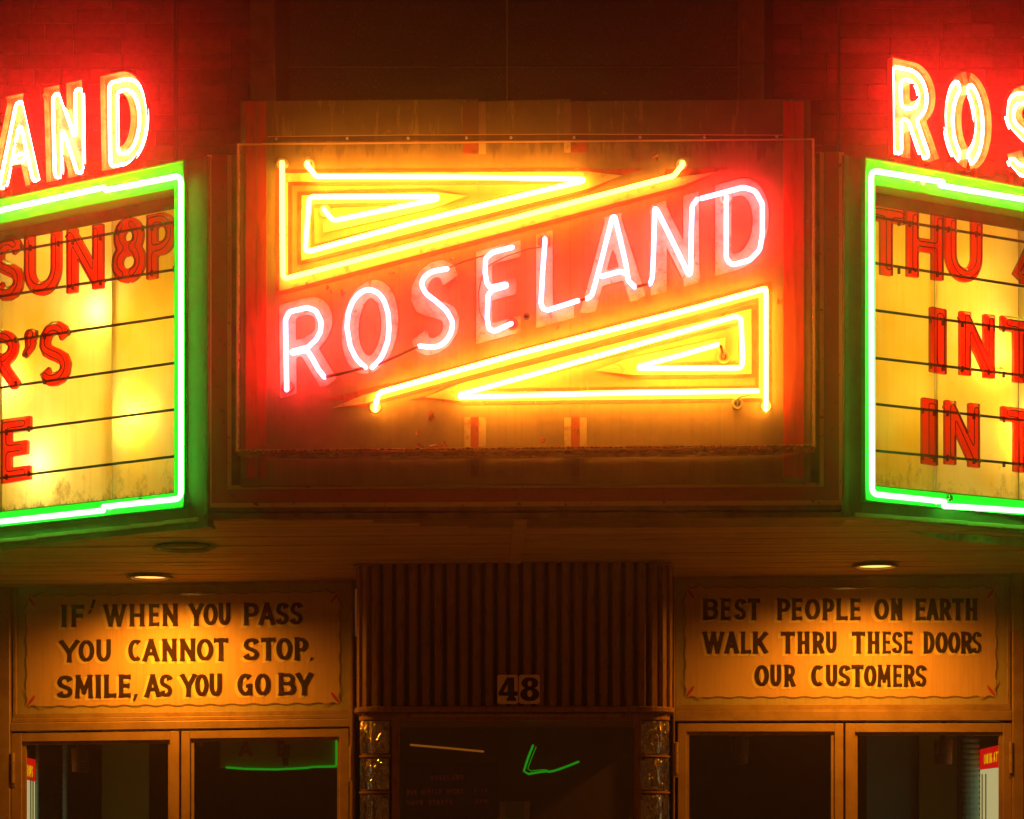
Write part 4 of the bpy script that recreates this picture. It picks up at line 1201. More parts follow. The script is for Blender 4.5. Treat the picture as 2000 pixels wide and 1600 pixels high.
for (x, y, b) in ((553, 390, 0), (821, 475, 0), (944, 443, 0), (1130, 391, 0), (1294, 349, 0), (700, 347, 0), (980, 348, 0), (740, 455, 0), (940, 712, 0), (1128, 706, 0), (1240, 634, 0), (1300, 700, 0), (1496, 650, 0), (1020, 773, 0), (1400, 766, 0), (689, 594, 0), (824, 556, 0), (947, 536, 0), (1061, 540, 0), (1183, 480, 0), (1311, 466, 0), (1489, 430, 0)):
    mb = MB(); disc(mb, PAN.at(x + 1, y + 3, .0), PAN.n, .0035, .034, (1, 0, 0), 8); mb.build('glass_tube_stand', M['droplet'], sg)
for (x, ys_) in ((1577, (230, 330, 430, 530, 630, 730, 830)), (475, (230, 330, 430, 530, 630, 730, 830, 910)), (1118, (905, 930)), (930, (905, 930))):
    for y in ys_:
        mb = MB(); disc(mb, PAN.at(x, y + r4_(4), .0005), PAN.n, .0045, .0025, (1, 0, 0), 10, r2=.0025); mb.build('rivet', M['sign_olive'], sg)
# peeling paint flakes
mb = MB(); r3 = random.Random(11)
flakes = [(845, 810, 12, 26), (832, 470, 7, 6), (640, 560, 7, 14), (1060, 860, 9, 10), (830, 870, 24, 8), (1250, 312, 7, 6), (1280, 305, 9, 9), (880, 505, 6, 6), (672, 575, 8, 12), (1520, 590, 10, 8), (1090, 640, 6, 8), (868, 866, 10, 12), (815, 848, 6, 8), (765, 535, 6, 6), (598, 555, 5, 5)]
for (x, y, w, h) in flakes:
    for k in range(3):
        cx, cy = x + r3.gauss(0, w * .35), y + r3.gauss(0, h * .35); n = 9; pts = []
        for i in range(n):
            a = 2 * math.pi * i / n; rad = r3.uniform(.35, .8)
            pts.append(PAN.at(cx + math.cos(a) * w * rad * .6, cy + math.sin(a) * h * rad * .6, .0065 + .0012 * k + (.004 if i % 4 == 0 else 0)))
        mb.poly(pts)
o = mb.build('paint_flakes', M['sign_red'], sg); o['kind'] = 'stuff'

# clear acrylic cover
cvf = .10
FR = Plane((0, -.03 - cvf, 0), (0, -1, 0))
c4 = [FR.at(460.5, 882), FR.at(1591.5, 872), FR.at(1590, 271), FR.at(463, 281)]
b4 = [PAN.at(466, 893, .004), PAN.at(1586, 886, .004), PAN.at(1585, 277, .004), PAN.at(468, 285, .004)]
mb = MB()
ins = [c4[0] + Vector((.008, 0, .008)), c4[1] + Vector((-.008, 0, .008)), c4[2] + Vector((-.008, 0, -.006)), c4[3] + Vector((.008, 0, -.006))]
mb.prism([p + Vector((0, .001, 0)) for p in ins], (0, -.001, 0)); mb.build('clear_front_pane', M['cover'], sg)
mb = MB(); mb.ring(c4, ins, (0, -.004, 0)); mb.build('cover_rim', M['cover_rim'], sg)
def wall4(a, b, c, d, mat, name):
    m_ = MB(); nrm = (Vector(b) - Vector(a)).cross(Vector(d) - Vector(a)).normalized() * .003
    m_.prism([a, b, c, d], nrm); return m_.build(name, mat, sg)
wall4(c4[0], b4[0], b4[3], c4[3], M['cover_edge'], 'cover_side')
wall4(c4[1], b4[1], b4[2], c4[2], M['cover_edge'], 'cover_side')
wall4(c4[0], c4[1], b4[1], b4[0], M['cover_floor'], 'cover_floor')
wall4(c4[3], c4[2], b4[2], b4[3], M['cover'], 'cover_top')
for pts, nm in ((((512, 278), (1540, 271), (1528, 264), (1121, 262), (760, 264), (523, 267)), 'top_flange'), (((520, 883), (1532, 876), (1520, 890), (1300, 892), (760, 898), (540, 897)), 'bottom_flange')):
    mb = MB(); mb.prism([PAN.at(x, y, .055 if nm[0] == 't' else .06) for x, y in pts], (0, -.003, 0)); mb.build(nm, M['cover_clear'] if nm[0] == 't' else M['cover_edge'], sg)
    mb = MB(); P_ = [PAN.at(x, y, .06) for x, y in (pts[2:] if nm[0] == 't' else pts[2:])]; tube_mb(mb, P_, .0018, 5); mb.build('flange_bead', M['cover_rim'], sg)
for x in (539, 678, 797, 911, 998, 1121, 1250, 1376, 1517):
    mb = MB(); y = 271 - (x - 540) * .004; washer(mb, PAN.at(x, y, .058), PAN.n, .002, .0062, .004, (1, 0, 0), 12); mb.build('flange_screw', M['screw'], sg)
for x in (542, 647, 775, 898, 1085, 1245, 1362, 1515):
    mb = MB(); y = 890 - (x - 540) * .006; washer(mb, PAN.at(x, y, .063), PAN.n, .002, .0058, .004, (1, 0, 0), 12); mb.build('flange_screw', M['screw'], sg)
# dirt line on the lower edge and hanging drops
mb = MB(); r4 = random.Random(2)
x = 470
while x < 1585:
    wd = r4.uniform(2, 12)
    h = abs(r4.gauss(0, 1)) + .8
    y = 881 - (x - 460) * .009
    mb.poly([FR.at(x, y + 1, .006), FR.at(x + wd, y + 1, .006), FR.at(x + wd * .7, y - h, .006), FR.at(x + wd * .2, y - h * r4.uniform(.5, 1), .006)])
    x += wd + r4.choice((0, 0, 1, 4))
o = mb.build('edge_dirt', M['box_metal'], sg); o['kind'] = 'stuff'
for x in [514, 535, 543, 553, 568, 601, 649, 658, 795, 825, 902, 924, 1143, 1377, 1394, 1413, 1430, 1438, 1448, 1457, 1476, 1487, 1512, 1527, 1547, 1567]:
    bm = bmesh.new(); bmesh.ops.create_uvsphere(bm, u_segments=8, v_segments=6, radius=.0045)
    for v in bm.verts: v.co.z *= 1.25
    me = bpy.data.meshes.new('water_drop'); bm.to_mesh(me); bm.free(); me.materials.append(M['porcelain'])
    link_mesh('water_drop', me, sg, FR.at(x, 885 - (x - 460) * .009, -.004))
mb = MB()   # fine scratches in the acrylic catching the light
for i in range(90):
    u = r4.random(); x = 545 + u * 145 + r4.gauss(0, 6); y = 855 - u * 35 + r4.gauss(0, 5 + 6 * u)
    if i > 62: x, y = 1105 + r4.random() * 150, 800 + r4.gauss(0, 7)
    mb.poly(FR.quad(x, y, x + r4.uniform(1.2, 3), y + r4.uniform(.8, 1.4), .0055))
for (x, y, x2, y2) in ((1515, 812, 1545, 845), (492, 880, 530, 862), (508, 845, 520, 838), (1380, 790, 1425, 805)):
    mb.poly([FR.at(x, y, .0055), FR.at(x2, y2, .0055), FR.at(x2 + .5, y2 + 1.2, .0055), FR.at(x + .5, y + 1., .0055)])
o = mb.build('scratches', M['porcelain'], sg); o['kind'] = 'stuff'

# ================================================================== ENTRANCE WALL
def DP(side, px, z, off=0.):
    p = DOOR[side].at(px, HY, off); return Vector((p.x, p.y, z))
def pz(side, px, py, off=0.): return DOOR[side].at(px, py, off).z
def door_rect(mb, side, x0, x1, y0, y1, o0, o1, mi=0):
    """block on the entrance wall between pixel columns, rows (or heights when given as z tuple)"""
    def zz(px, y): return y[0] if isinstance(y, tuple) else pz(side, px, y, o1)
    q = [DP(side, x0, zz(x0, y1), o0), DP(side, x1, zz(x1, y1), o0), DP(side, x1, zz(x1, y0), o0), DP(side, x0, zz(x0, y0), o0)]
    mb.prism(q, DOOR[side].n * (o1 - o0), mi)

# each sign: frame, ground, border, lettering
def painted_sign(side, label, rect, glow_rect, rows):
    x0, y0, x1, y1 = rect
    T = thing('painted_sign', label, 'sign', tuple(DP(side, (x0 + x1) / 2, pz(side, x0, y1))), 'hand lettered transom signs above the doors')
    pl = DOOR[side]
    def lin(px, ya, yb): return ya + (yb - ya) * (px - x0) / (x1 - x0)
    (tl, tr, bl, br) = glow_rect['open']
    mb = MB(); mb.prism([pl.at(x0, bl, -.05), pl.at(x1, br, -.05), pl.at(x1, tr, -.05), pl.at(x0, tl, -.05)], pl.n * .012); mb.build('sign_ground', M['sign_edge'], T)
    bx0, bx1, bt0, bt1, bb0, bb1 = glow_rect['border']
    mb = MB(); mb.poly([pl.at(bx0, bb0, -.036), pl.at(bx1, bb1, -.036), pl.at(bx1, bt1, -.036), pl.at(bx0, bt0, -.036)]); mb.build('peach_field', M['sign_ground'], T)
    # wavy border line
    mb = MB()
    def wavy(a, b, w=1.7):
        n = int(max(abs(b[0] - a[0]), abs(b[1] - a[1])) / 5); d = np.array(b, float) - np.array(a, float); Ld = np.hypot(*d); t = d / Ld; nr = np.array((-t[1], t[0]))
        pp = [np.array(a) + d * i / n + nr * 1.6 * math.sin(i * 5 / 42 * 2 * math.pi) for i in range(n + 1)]
        for i in range(n): mb.poly([pl.at(*(pp[i] + nr * w / 2), -.0345), pl.at(*(pp[i + 1] + nr * w / 2), -.0345), pl.at(*(pp[i + 1] - nr * w / 2), -.0345), pl.at(*(pp[i] - nr * w / 2), -.0345)])
    c = 34
    wavy((bx0 + c, bt0), (bx1 - c, bt1)); wavy((bx0 + c, bb0), (bx1 - c, bb1)); wavy((bx0, bt0 + c), (bx0, bb0 - c)); wavy((bx1, bt1 + c), (bx1, bb1 - c))
    mb.build('border_line', M['sign_line'], T)
    # corner flourishes and leaves
    for (cx, cy, sx, sy) in ((bx0, bt0, 1, 1), (bx1, bt1, -1, 1), (bx0, bb0, 1, -1), (bx1, bb1, -1, -1)):
        mb = MB()
        for swap in (0, 1):
            n = 10; A = []; B = []
            for i in range(n + 1):
                u = i / n; L_ = 4 + 33 * u; o_ = 4 * math.sin(u * 5.5) - 2
                th = 2.6 * math.sin(math.pi * min(u * 1.1 + .05, 1)) + .3
                for lst, k in ((A, 1), (B, -1)):
                    p = (L_, o_ + k * th * .5)
                    if swap: p = (p[1], p[0])
                    lst.append((cx + sx * p[0], cy + sy * p[1]))
            for i in range(n): mb.poly([pl.at(*A[i], -.0335), pl.at(*A[i + 1], -.0335), pl.at(*B[i + 1], -.0335), pl.at(*B[i], -.0335)])
        mb.build('flourish', M['sign_line'], T)
        mb = MB(); pts = []
        for i in range(12):
            a = 2 * math.pi * i / 12; u, v = 12 * math.cos(a), 2.8 * math.sin(a) * (1 if abs(math.cos(a)) < .9 else .6)
            p = ((u - v) * .62 + 10.5, (u + v) * .82 + 12)
            pts.append(pl.at(cx + sx * p[0], cy + sy * p[1], -.0330))
        mb.poly(pts); mb.build('leaf', M['sign_leaf'], T)
    for (yt0, yb0, yt1, yb1, xa, xb, letters) in rows:
        lb = MB(); sh = MB(); k = 0
        def yy(x, a, b): return a + (b - a) * (x - xa) / (xb - xa)
        for item in letters:
            ch, a, b = item[:3]
            k += 1
            if len(item) > 3: q = item[3]
            else: q = ((a, yy(a, yt0, yt1)), (b, yy(b, yt0, yt1)), (b, yy(b, yb0, yb1)), (a, yy(a, yb0, yb1)))
            if ch == '!':
                for pts in item[4]: lb.poly([pl.at(*p, -.0325) for p in pts])
                continue
            W = aspect(q, pl)
            w = .205 if ch not in 'MW' else .19
            if ch == 'I': w = .22
            w = (min(w, W * .24) if ch in 'MW' else min(w, W * .345)) if ch not in 'I,.' else min(w, W * .75)
            flat_glyph(sh, ch, q, pl, -.0345 + .0001 * (k % 4), w * 1.06, .55, res=26, grow=.012, shift=(-5.5, 4.2))
            flat_glyph(lb, ch, q, pl, -.0325 + .0001 * (k % 4), w, .55, res=30)
        sh.build('letter_shading', M['sign_shadow'], T, recalc=False)
        lb.build('lettering', M['sign_black'], T, recalc=False)
    # glass over the panel and glazing beads
    mb = MB(); mb.poly([pl.at(x0, bl, -.022), pl.at(x1, br, -.022), pl.at(x1, tr, -.022), pl.at(x0, tl, -.022)]); mb.build('glass', M['signglass'], T, recalc=False)
    e = 9
    mb = MB()
    mb.ring([pl.at(x0 - 6, bl + e, -.03), pl.at(x1 + 6, br + e, -.03), pl.at(x1 + 6, tr - e, -.03), pl.at(x0 - 6, tl - e, -.03)],
            [pl.at(x0, bl, -.03), pl.at(x1, br, -.03), pl.at(x1, tr, -.03), pl.at(x0, tl, -.03)], pl.n * .022)
    mb.build('glazing_bead', M['alu_frame'], T, bevel=.0015)
    return T

def zx(lst, sx, ox, t=''):
    return [(c, ox + a / sx, ox + b / sx) for c, a, b in lst]
k1, o1 = 3.846, 100
rowsL = [
 (1160 + 82 / k1, 1160 + 251 / k1, 1160 + 60 / k1, 1160 + 234 / k1, 118, 591, zx([('I', 72, 122), ('F', 148, 254), ('W', 388, 568), ('H', 585, 705), ('E', 730, 818), ('N', 833, 955), ('Y', 1030, 1150), ('O', 1143, 1252), ('U', 1252, 1352), ('P', 1443, 1567), ('A', 1555, 1687), ('S', 1688, 1785), ('S', 1795, 1890)], k1, o1)
   + [('!', 0, 0, None, [((181.5, 1170), (187.5, 1172), (181.5, 1189.5), (176.5, 1187.5)), ((175, 1190), (180.5, 1192), (176.5, 1200), (171, 1198))])]),
 (1160 + 345 / k1, 1160 + 516 / k1, 1160 + 324 / k1, 1160 + 498 / k1, 115, 612, zx([('Y', 58, 215), ('O', 206, 324), ('U', 335, 454), ('C', 578, 688), ('A', 683, 817), ('N', 830, 947), ('N', 963, 1087), ('O', 1092, 1217), ('T', 1215, 1334), ('S', 1443, 1562), ('T', 1570, 1690), ('O', 1690, 1812), ('P', 1823, 1932), ('.', 1940, 1970)], k1, o1)),
 (1160 + 610 / k1, 1160 + 787 / k1, 1160 + 590 / k1, 1160 + 762 / k1, 111, 610, zx([('S', 43, 162), ('M', 176, 318), ('I', 328, 380), ('L', 393, 497), ('E', 503, 604), (',', 610, 652), ('A', 698, 827), ('S', 813, 910), ('Y', 966, 1097), ('O', 1080, 1184), ('U', 1183, 1287), ('G', 1398, 1517), ('O', 1530, 1647), ('B', 1703, 1842), ('Y', 1833, 1967)], k1, o1))]
painted_sign('L', 'hand painted sign over the left doors beginning IF WHEN YOU PASS YOU CANNOT STOP', (34, 1150, 682, 1392),
             {'open': (1149, 1141, 1395, 1387), 'border': (51, 664, 1163, 1156, 1380, 1374)}, rowsL)
k2, o2 = 3.509, 1360
rowsR = [
 (1140 + 100 / k2, 1140 + 251 / k2, 1140 + 101 / k2, 1140 + 253 / k2, 1372, 1909, zx([('B', 42, 156), ('E', 165, 241), ('S', 261, 343), ('T', 348, 443), ('P', 551, 649), ('E', 652, 731), ('O', 744, 849), ('P', 862, 951), ('L', 956, 1043), ('E', 1052, 1131), ('O', 1219, 1321), ('N', 1330, 1416), ('E', 1499, 1577), ('A', 1573, 1666), ('R', 1664, 1750), ('T', 1748, 1839), ('H', 1842, 1929)], k2, o2)),
 (1140 + 328 / k2, 1140 + 481 / k2, 1140 + 328 / k2, 1140 + 480 / k2, 1372, 1916, zx([('W', 40, 196), ('A', 190, 296), ('L', 304, 381), ('K', 385, 494), ('T', 574, 681), ('H', 691, 779), ('R', 794, 881), ('U', 885, 966), ('T', 1061, 1163), ('H', 1171, 1259), ('E', 1274, 1337), ('S', 1341, 1413), ('E', 1421, 1487), ('D', 1554, 1637), ('O', 1638, 1724), ('O', 1725, 1810), ('R', 1811, 1897), ('S', 1890, 1954)], k2, o2)),
 (1140 + 555 / k2, 1140 + 707 / k2, 1140 + 556 / k2, 1140 + 708 / k2, 1474, 1810, zx([('O', 399, 499), ('U', 504, 586), ('R', 601, 682), ('C', 787, 879), ('U', 884, 971), ('S', 974, 1057), ('T', 1058, 1152), ('O', 1149, 1236), ('M', 1239, 1336), ('E', 1346, 1414), ('R', 1419, 1502), ('S', 1501, 1577)], k2, o2))]
painted_sign('R', 'hand painted sign over the right doors beginning BEST PEOPLE ON EARTH', (1322, 1140, 1966, 1380),
             {'open': (1133, 1130, 1377, 1376), 'border': (1338, 1946, 1147, 1147, 1362, 1361)}, rowsR)

# metal frames around signs and doors
def entrance_frame(side, xa, xb, sx0, sx1, ytop, sy0, sy1, hd0, hd1, label):
    """jambs, head beam over the doors, head rail under the soffit"""
    T = thing('entrance_frame', label, 'door frame', tuple(DP(side, (xa + xb) / 2, 0)), 'metal entrance frames')
    m_ = M['alu_frame']
    mb = MB(); door_rect(mb, side, xa, sx0 - 6, (3.0,), (0.,), -.06, .012); mb.build('jamb', m_, T, bevel=.003)
    mb = MB(); door_rect(mb, side, sx1 + 6, xb, (3.0,), (0.,), -.06, .012); mb.build('jamb', m_, T, bevel=.003)
    pl = DOOR[side]
    mb = MB(); mb.prism([pl.at(sx0 - 6, sy0[0] - 9, -.055), pl.at(sx1 + 6, sy0[1] - 9, -.055), DP(side, sx1 + 6, 3.02, -.055), DP(side, sx0 - 6, 3.02, -.055)], pl.n * .06); mb.build('head_rail', m_, T, bevel=.003)
    mb = MB(); mb.prism([pl.at(sx0 - 6, hd1[0], -.055), pl.at(sx1 + 6, hd1[1], -.055), pl.at(sx1 + 6, hd0[1], -.055), pl.at(sx0 - 6, hd0[0], -.055)], pl.n * .063); mb.build('door_head', m_, T, bevel=.004)
    mb = MB(); mb.prism([pl.at(sx0 - 5, hd0[0] - .5, -.055), pl.at(sx1 + 5, hd0[1] - .5, -.055), pl.at(sx1 + 5, sy1[1] + 9.5, -.055), pl.at(sx0 - 5, sy1[0] + 9.5, -.055)], pl.n * .05); mb.build('sill_bead', m_, T, bevel=.003)
    return T
entrance_frame('L', 6, 694, 34, 682, 1140, (1149, 1141), (1395, 1387), (1413, 1405), (1430, 1421), 'brown metal frame round the left doors and their sign')
entrance_frame('R', 1313, 1994, 1322, 1966, 1125, (1133, 1130), (1377, 1376), (1389, 1389), (1410, 1409), 'brown metal frame round the right doors and their sign')

def make_door(side, x0, x1, yt0, yt1, g0, g1, gy0, gy1, hinge, label):
    T = thing('glass_door', label, 'door', tuple(DP(side, (x0 + x1) / 2, .02)), 'glazed entrance doors')
    pl = DOOR[side]; n_ = pl.n; zb_ = .03
    outer = [DP(side, x0, zb_, -.04), DP(side, x1, zb_, -.04), pl.at(x1, yt1, -.04), pl.at(x0, yt0, -.04)]
    inner = [DP(side, g0 - 6, .30, -.04), DP(side, g1 + 6, .30, -.04), pl.at(g1 + 6, gy1 - 6, -.04), pl.at(g0 - 6, gy0 - 6, -.04)]
    # stiles and rails
    zt0, zt1 = inner[3].z, inner[2].z
    mb = MB(); mb.prism([outer[0], Vector((inner[0].x, inner[0].y, zb_)), Vector((inner[3].x, inner[3].y, outer[3].z)), outer[3]], n_ * .042); mb.build('stile', M['alu'], T, bevel=.002)
    mb = MB(); mb.prism([Vector((inner[1].x, inner[1].y, zb_)), outer[1], outer[2], Vector((inner[2].x, inner[2].y, outer[2].z))], n_ * .042); mb.build('stile', M['alu'], T, bevel=.002)
    mb = MB(); mb.prism([inner[3], inner[2], Vector((inner[2].x, inner[2].y, outer[2].z)), Vector((inner[3].x, inner[3].y, outer[3].z))], n_ * .041); mb.build('top_rail', M['alu'], T, bevel=.002)
    mb = MB(); mb.prism([Vector((inner[0].x, inner[0].y, zb_)), Vector((inner[1].x, inner[1].y, zb_)), inner[1], inner[0]], n_ * .041); mb.build('bottom_rail', M['alu'], T, bevel=.002)
    gin = [DP(side, g0, .32, -.03), DP(side, g1, .32, -.03), pl.at(g1, gy1, -.03), pl.at(g0, gy0, -.03)]
    mb = MB(); mb.ring([p + n_ * .01 for p in inner], gin, n_ * .018); mb.build('glazing_stop', M['alu_frame'], T, bevel=.001)
    mb = MB(); mb.prism([p - n_ * .004 for p in gin], n_ * .001); mb.build('pane', M['pane'], T)
    hx = x0 - 2 if hinge == 'l' else x1 + 2
    zc = pz(side, hx, (yt0 if hinge == 'l' else yt1) + 68)
    hg = MB()
    for k in range(3):
        z = zc - .08 + k * .056
        disc(hg, DP(side, hx, z, .010), UP, .011, .053, n_, 12)
    hg.box(DP(side, hx - 6, zc - .10, .004), D_AX[side] * .033, UP * .19, n_ * .002)
    hg.build('hinge', M['alu_frame'], T, smooth=False)
    mb = MB()
    hx2 = g1 + 14 if hinge == 'l' else g0 - 14
    tube_mb(mb, [DP(side, hx2, .95, .0), DP(side, hx2, .95, .06), DP(side, hx2, 1.25, .06), DP(side, hx2, 1.25, .0)], .011, 8); mb.build('handle', M['screw'], T, smooth=True)
D_AX = {k: Vector((-DOOR[k].n.y, DOOR[k].n.x, 0)) for k in DOOR}
make_door('L', 27, 354, 1433, 1428.5, 53, 330, 1455.5, 1452, 'l', 'leftmost glass door, with a poster header reading TIONS behind it')
make_door('L', 358, 684, 1428.5, 1423, 381, 660, 1449.5, 1446, 'r', 'second glass door from the left, showing a green neon reflection')
make_door('R', 1323, 1645, 1414, 1414, 1345.5, 1622, 1436, 1436, 'l', 'dark glass door just right of the ticket booth')
make_door('R', 1649, 1973, 1414, 1413.5, 1674, 1950, 1437, 1437, 'r', 'rightmost glass door, with a COMING ATTRACTIONS header behind it')
# dark rebate behind door gaps
for side, x0, x1, y in (('L', 24, 690, 1418), ('R', 1318, 1978, 1404)):
    mb = MB()
    pl = DOOR[side]
    for a, b in (((22, 52), (352, 360), (664, 692)) if side == 'L' else ((1314, 1344), (1643, 1651), (1952, 1980))):
        mb.prism([DP(side, a, 0, -.062), DP(side, b, 0, -.062), DP(side, b, 2.5, -.062), DP(side, a, 2.5, -.062)], pl.n * .014)
    o = mb.build('door_rebate', M['gasket'], None); o['kind'] = 'structure'
# piers beside the entrance
mb = MB(); mb.box(DP('L', 4, 0, -.1), Vector((-3, 0, 0)), Vector((0, .4, 0)), UP * 3.05)
o = mb.build('side_pier', M['recess'], None); o['label'] = 'dark wall pier at the left edge beside the doors'; o['category'] = 'wall'
mb = MB(); mb.box(DP('R', 1996, 0, -.1), Vector((3, 0, 0)), Vector((0, .4, 0)), UP * 3.05)
o = mb.build('side_pier', M['recess'], None); o['label'] = 'dark wall pier at the right edge beside the doors'; o['category'] = 'wall'

# ================================================================== TICKET BOOTH
bt = thing('ticket_booth', 'central fluted metal ticket booth with glass block corners between the doors', 'booth', (0.01, 1.9, 0))
yf = 11.43 - 9.84
bx0 = wpt(698, HY, 11.50).x; bx1 = wpt(1312, HY, 11.50).x; rc = .17
def booth_path(off, n=9, back=2.45):
    a = [Vector((bx0 - off, back, 0))]
    for k in range(n + 1):
        t = math.pi + (math.pi / 2) * k / n
        a.append(Vector((bx0 + rc + math.cos(t) * (rc + off), yf + rc + math.sin(t) * (rc + off), 0)))
    for k in range(n + 1):
        t = 1.5 * math.pi + (math.pi / 2) * k / n
        a.append(Vector((bx1 - rc + math.cos(t) * (rc + off), yf + rc + math.sin(t) * (rc + off), 0)))
    a.append(Vector((bx1 + off, back, 0)))
    return a
zl = BOOTH.at(CX, 1386).z; zt_ = sofz(0) + .0
mb = MB(); P = [Vector((p.x, p.y, zl)) for p in booth_path(-.014)]; mb.prism(P, (0, 0, zt_ - zl)); mb.build('flute_backing', M['flute_back'], bt)
mb = MB(); P = [Vector((p.x, p.y, zl - .012)) for p in booth_path(.022)]; mb.prism(P, (0, 0, .028)); mb.build('ledge', M['flute'], bt, bevel=.004)
mb = MB(); P = [Vector((p.x, p.y, zl - .055)) for p in booth_path(-.012)]; mb.prism(P, (0, 0, .043)); mb.build('band_under_ledge', M['flute'], bt, bevel=.002)
# flutes along the path
pth = booth_path(.0, 14)
seglen = [(pth[i + 1] - pth[i]).length for i in range(len(pth) - 1)]
tot = sum(seglen)
def along(s):
    for i, L_ in enumerate(seglen):
        if s <= L_: t = (pth[i + 1] - pth[i]).normalized(); return pth[i] + t * s, t
        s -= L_
    return pth[-1], (pth[-1] - pth[-2]).normalized()
fl_me = None; pitch = .0642
mid = seglen[0] + sum(seglen[1:15]) + seglen[15] / 2 if len(seglen) > 16 else tot / 2
k0 = int((tot / 2 - .3) / pitch)
for k in range(-k0, k0 + 1):
    s = tot / 2 + k * pitch
    p, t = along(s)
    if fl_me is None:
        m_ = MB()
        w_ = .0435; d_ = .022; prof = [(-w_ / 2, 0), (w_ / 2, 0), (w_ / 2 - .002, -d_ * .7), (w_ / 2 - .007, -d_), (-w_ / 2 + .007, -d_), (-w_ / 2 + .002, -d_ * .7)]
        m_.prism([Vector((a, b, 0)) for a, b in prof], (0, 0, zt_ - zl - .014))
        o = m_.build('flute', M['flute'], None); fl_me = o.data; o.parent = bt
    else: o = link_mesh('flute', fl_me, bt)
    nrm = Vector((t.y, -t.x, 0))
    o.location = Vector((p.x, p.y, zl + .0145)) - nrm * .012 - wloc(bt)
    o.rotation_euler = (0, 0, math.atan2(t.y, t.x))
# thin crest pieces at the ceiling
for a, b in ((690, 742), (1268, 1312)):
    mb = MB(); q = [BOOTH.at(a, 1106, .03), BOOTH.at(b, 1101, .03), BOOTH.at(b, 1097, .03), BOOTH.at(a, 1101, .03)]
    mb.prism(q, (0, .03, 0)); mb.build('ceiling_clip', M['flute'], bt, bevel=.001)
# edge posts of the booth
for x, sgn in ((bx0, 1), (bx1, -1)):
    mb = MB(); mb.box((x - sgn * .012, 2.2, 0), (sgn * .03, 0, 0), (0, .25, 0), (0, 0, 3.0)); mb.build('side_post', M['flute'], bt)
# glass blocks: curved quarter blocks
def glass_block(xc, yc, a0, a1, z0, z1):
    """hollow curved block with rounded face edges"""
    mb = MB(); n = 8; r0, r1 = rc - .075, rc - .004
    rows = [(r1 - .010, z0), (r1 - .002, z0 + .006), (r1, z0 + .016), (r1, z1 - .016), (r1 - .002, z1 - .006), (r1 - .010, z1), (r0, z1), (r0, z0)]
    V = []; 
    for i in range(n + 1):
        e = .0 if 0 < i < n else .006
        t = R(a0 + (a1 - a0) * i / n)
        for (r, z) in rows:
            V.append(Vector((xc + math.cos(t) * (r - (e if r > r0 + .01 else 0)), yc + math.sin(t) * (r - (e if r > r0 + .01 else 0)), z)))
    m = len(rows); Fc = []
    for i in range(n):
        for k in range(m):
            k2 = (k + 1) % m
            Fc.append((i * m + k, (i + 1) * m + k, (i + 1) * m + k2, i * m + k2))
    Fc.append(tuple(range(m))); Fc.append(tuple(n * m + k for k in range(m))[::-1])
    mb.mesh(V, Fc)
    o = mb.build('glass_block', M['glassblock'], bt, smooth=True); 
    try: o.data.set_sharp_from_angle(angle=R(40))
    except Exception: pass
def zrow(py): return BOOTH.at(CX, py).z
blk = [(1406, 1473), (1479, 1544), (1550, 1617), (1623, 1690), (1696, 1762)]
for (ya, yb) in blk:
    glass_block(bx0 + rc, yf + rc, 183, 268, zrow(yb), zrow(ya))
    glass_block(bx1 - rc, yf + rc, 272, 357, zrow(yb), zrow(ya))
for (ya, yb) in [(1397, 1404.5)] + [(blk[i][1] + 1, blk[i + 1][0] - 1) for i in range(4)]:
    for xc, a0 in ((bx0 + rc, 180), (bx1 - rc, 270)):
        mb = MB(); n = 8; r0, r1 = rc - .08, rc - .002
        A = [Vector((xc + math.cos(R(a0 + 90 * i / n)) * r1, yf + rc + math.sin(R(a0 + 90 * i / n)) * r1, zrow(yb))) for i in range(n + 1)]
        B = [Vector((xc + math.cos(R(a0 + 90 * i / n)) * r0, yf + rc + math.sin(R(a0 + 90 * i / n)) * r0, zrow(yb))) for i in range(n + 1)][::-1]
        mb.prism(A + B, (0, 0, zrow(ya) - zrow(yb))); mb.build('mortar_joint', M['flute'], bt)
for xc, a0 in ((bx0 + rc, 180), (bx1 - rc, 270)):     # dark liner behind the blocks
    mb = MB(); n = 8; r0, r1 = rc - .095, rc - .085
    for i in range(n):
        t0, t1 = R(a0 + 90 * i / n), R(a0 + 90 * (i + 1) / n)
        mb.poly([Vector((xc + math.cos(t) * r0, yf + rc + math.sin(t) * r0, z)) for t, z in ((t0, 0), (t1, 0), (t1, zl), (t0, zl))])
    mb.build('block_liner', M['lobby_dark'], bt)
# booth base below the blocks
zb0 = zrow(1768)
mb = MB(); P = [Vector((p.x, p.y, 0)) for p in booth_path(-.002)]; mb.prism(P, (0, 0, zb0)); mb.build('booth_base', M['flute'], bt)
# window frame and glass
fx0, fx1 = 765, 1254
mb = MB()
o_ = [BOOTH.at(fx0, 1768, -.01), BOOTH.at(fx1, 1768, -.01), BOOTH.at(fx1, 1392, -.01), BOOTH.at(fx0, 1394, -.01)]
i_ = [BOOTH.at(fx0 + 15, 1755, -.01), BOOTH.at(fx1 - 15, 1755, -.01), BOOTH.at(fx1 - 15, 1402, -.01), BOOTH.at(fx0 + 15, 1404, -.01)]
mb.ring([p + Vector((0, .05, 0)) for p in o_], [p + Vector((0, .05, 0)) for p in i_], (0, -.05, 0)); mb.build('window_frame', M['flute'], bt, bevel=.002)
mb = MB(); mb.prism([p + Vector((0, .035, 0)) for p in i_], (0, -.001, 0)); mb.build('window_glass', M['pane'], bt)
mb = MB(); mb.prism(BOOTH.quad(805, 1400.5, 1210, 1395, .002), (0, -.004, 0)); mb.build('frame_trim', M['alu_frame'], bt)
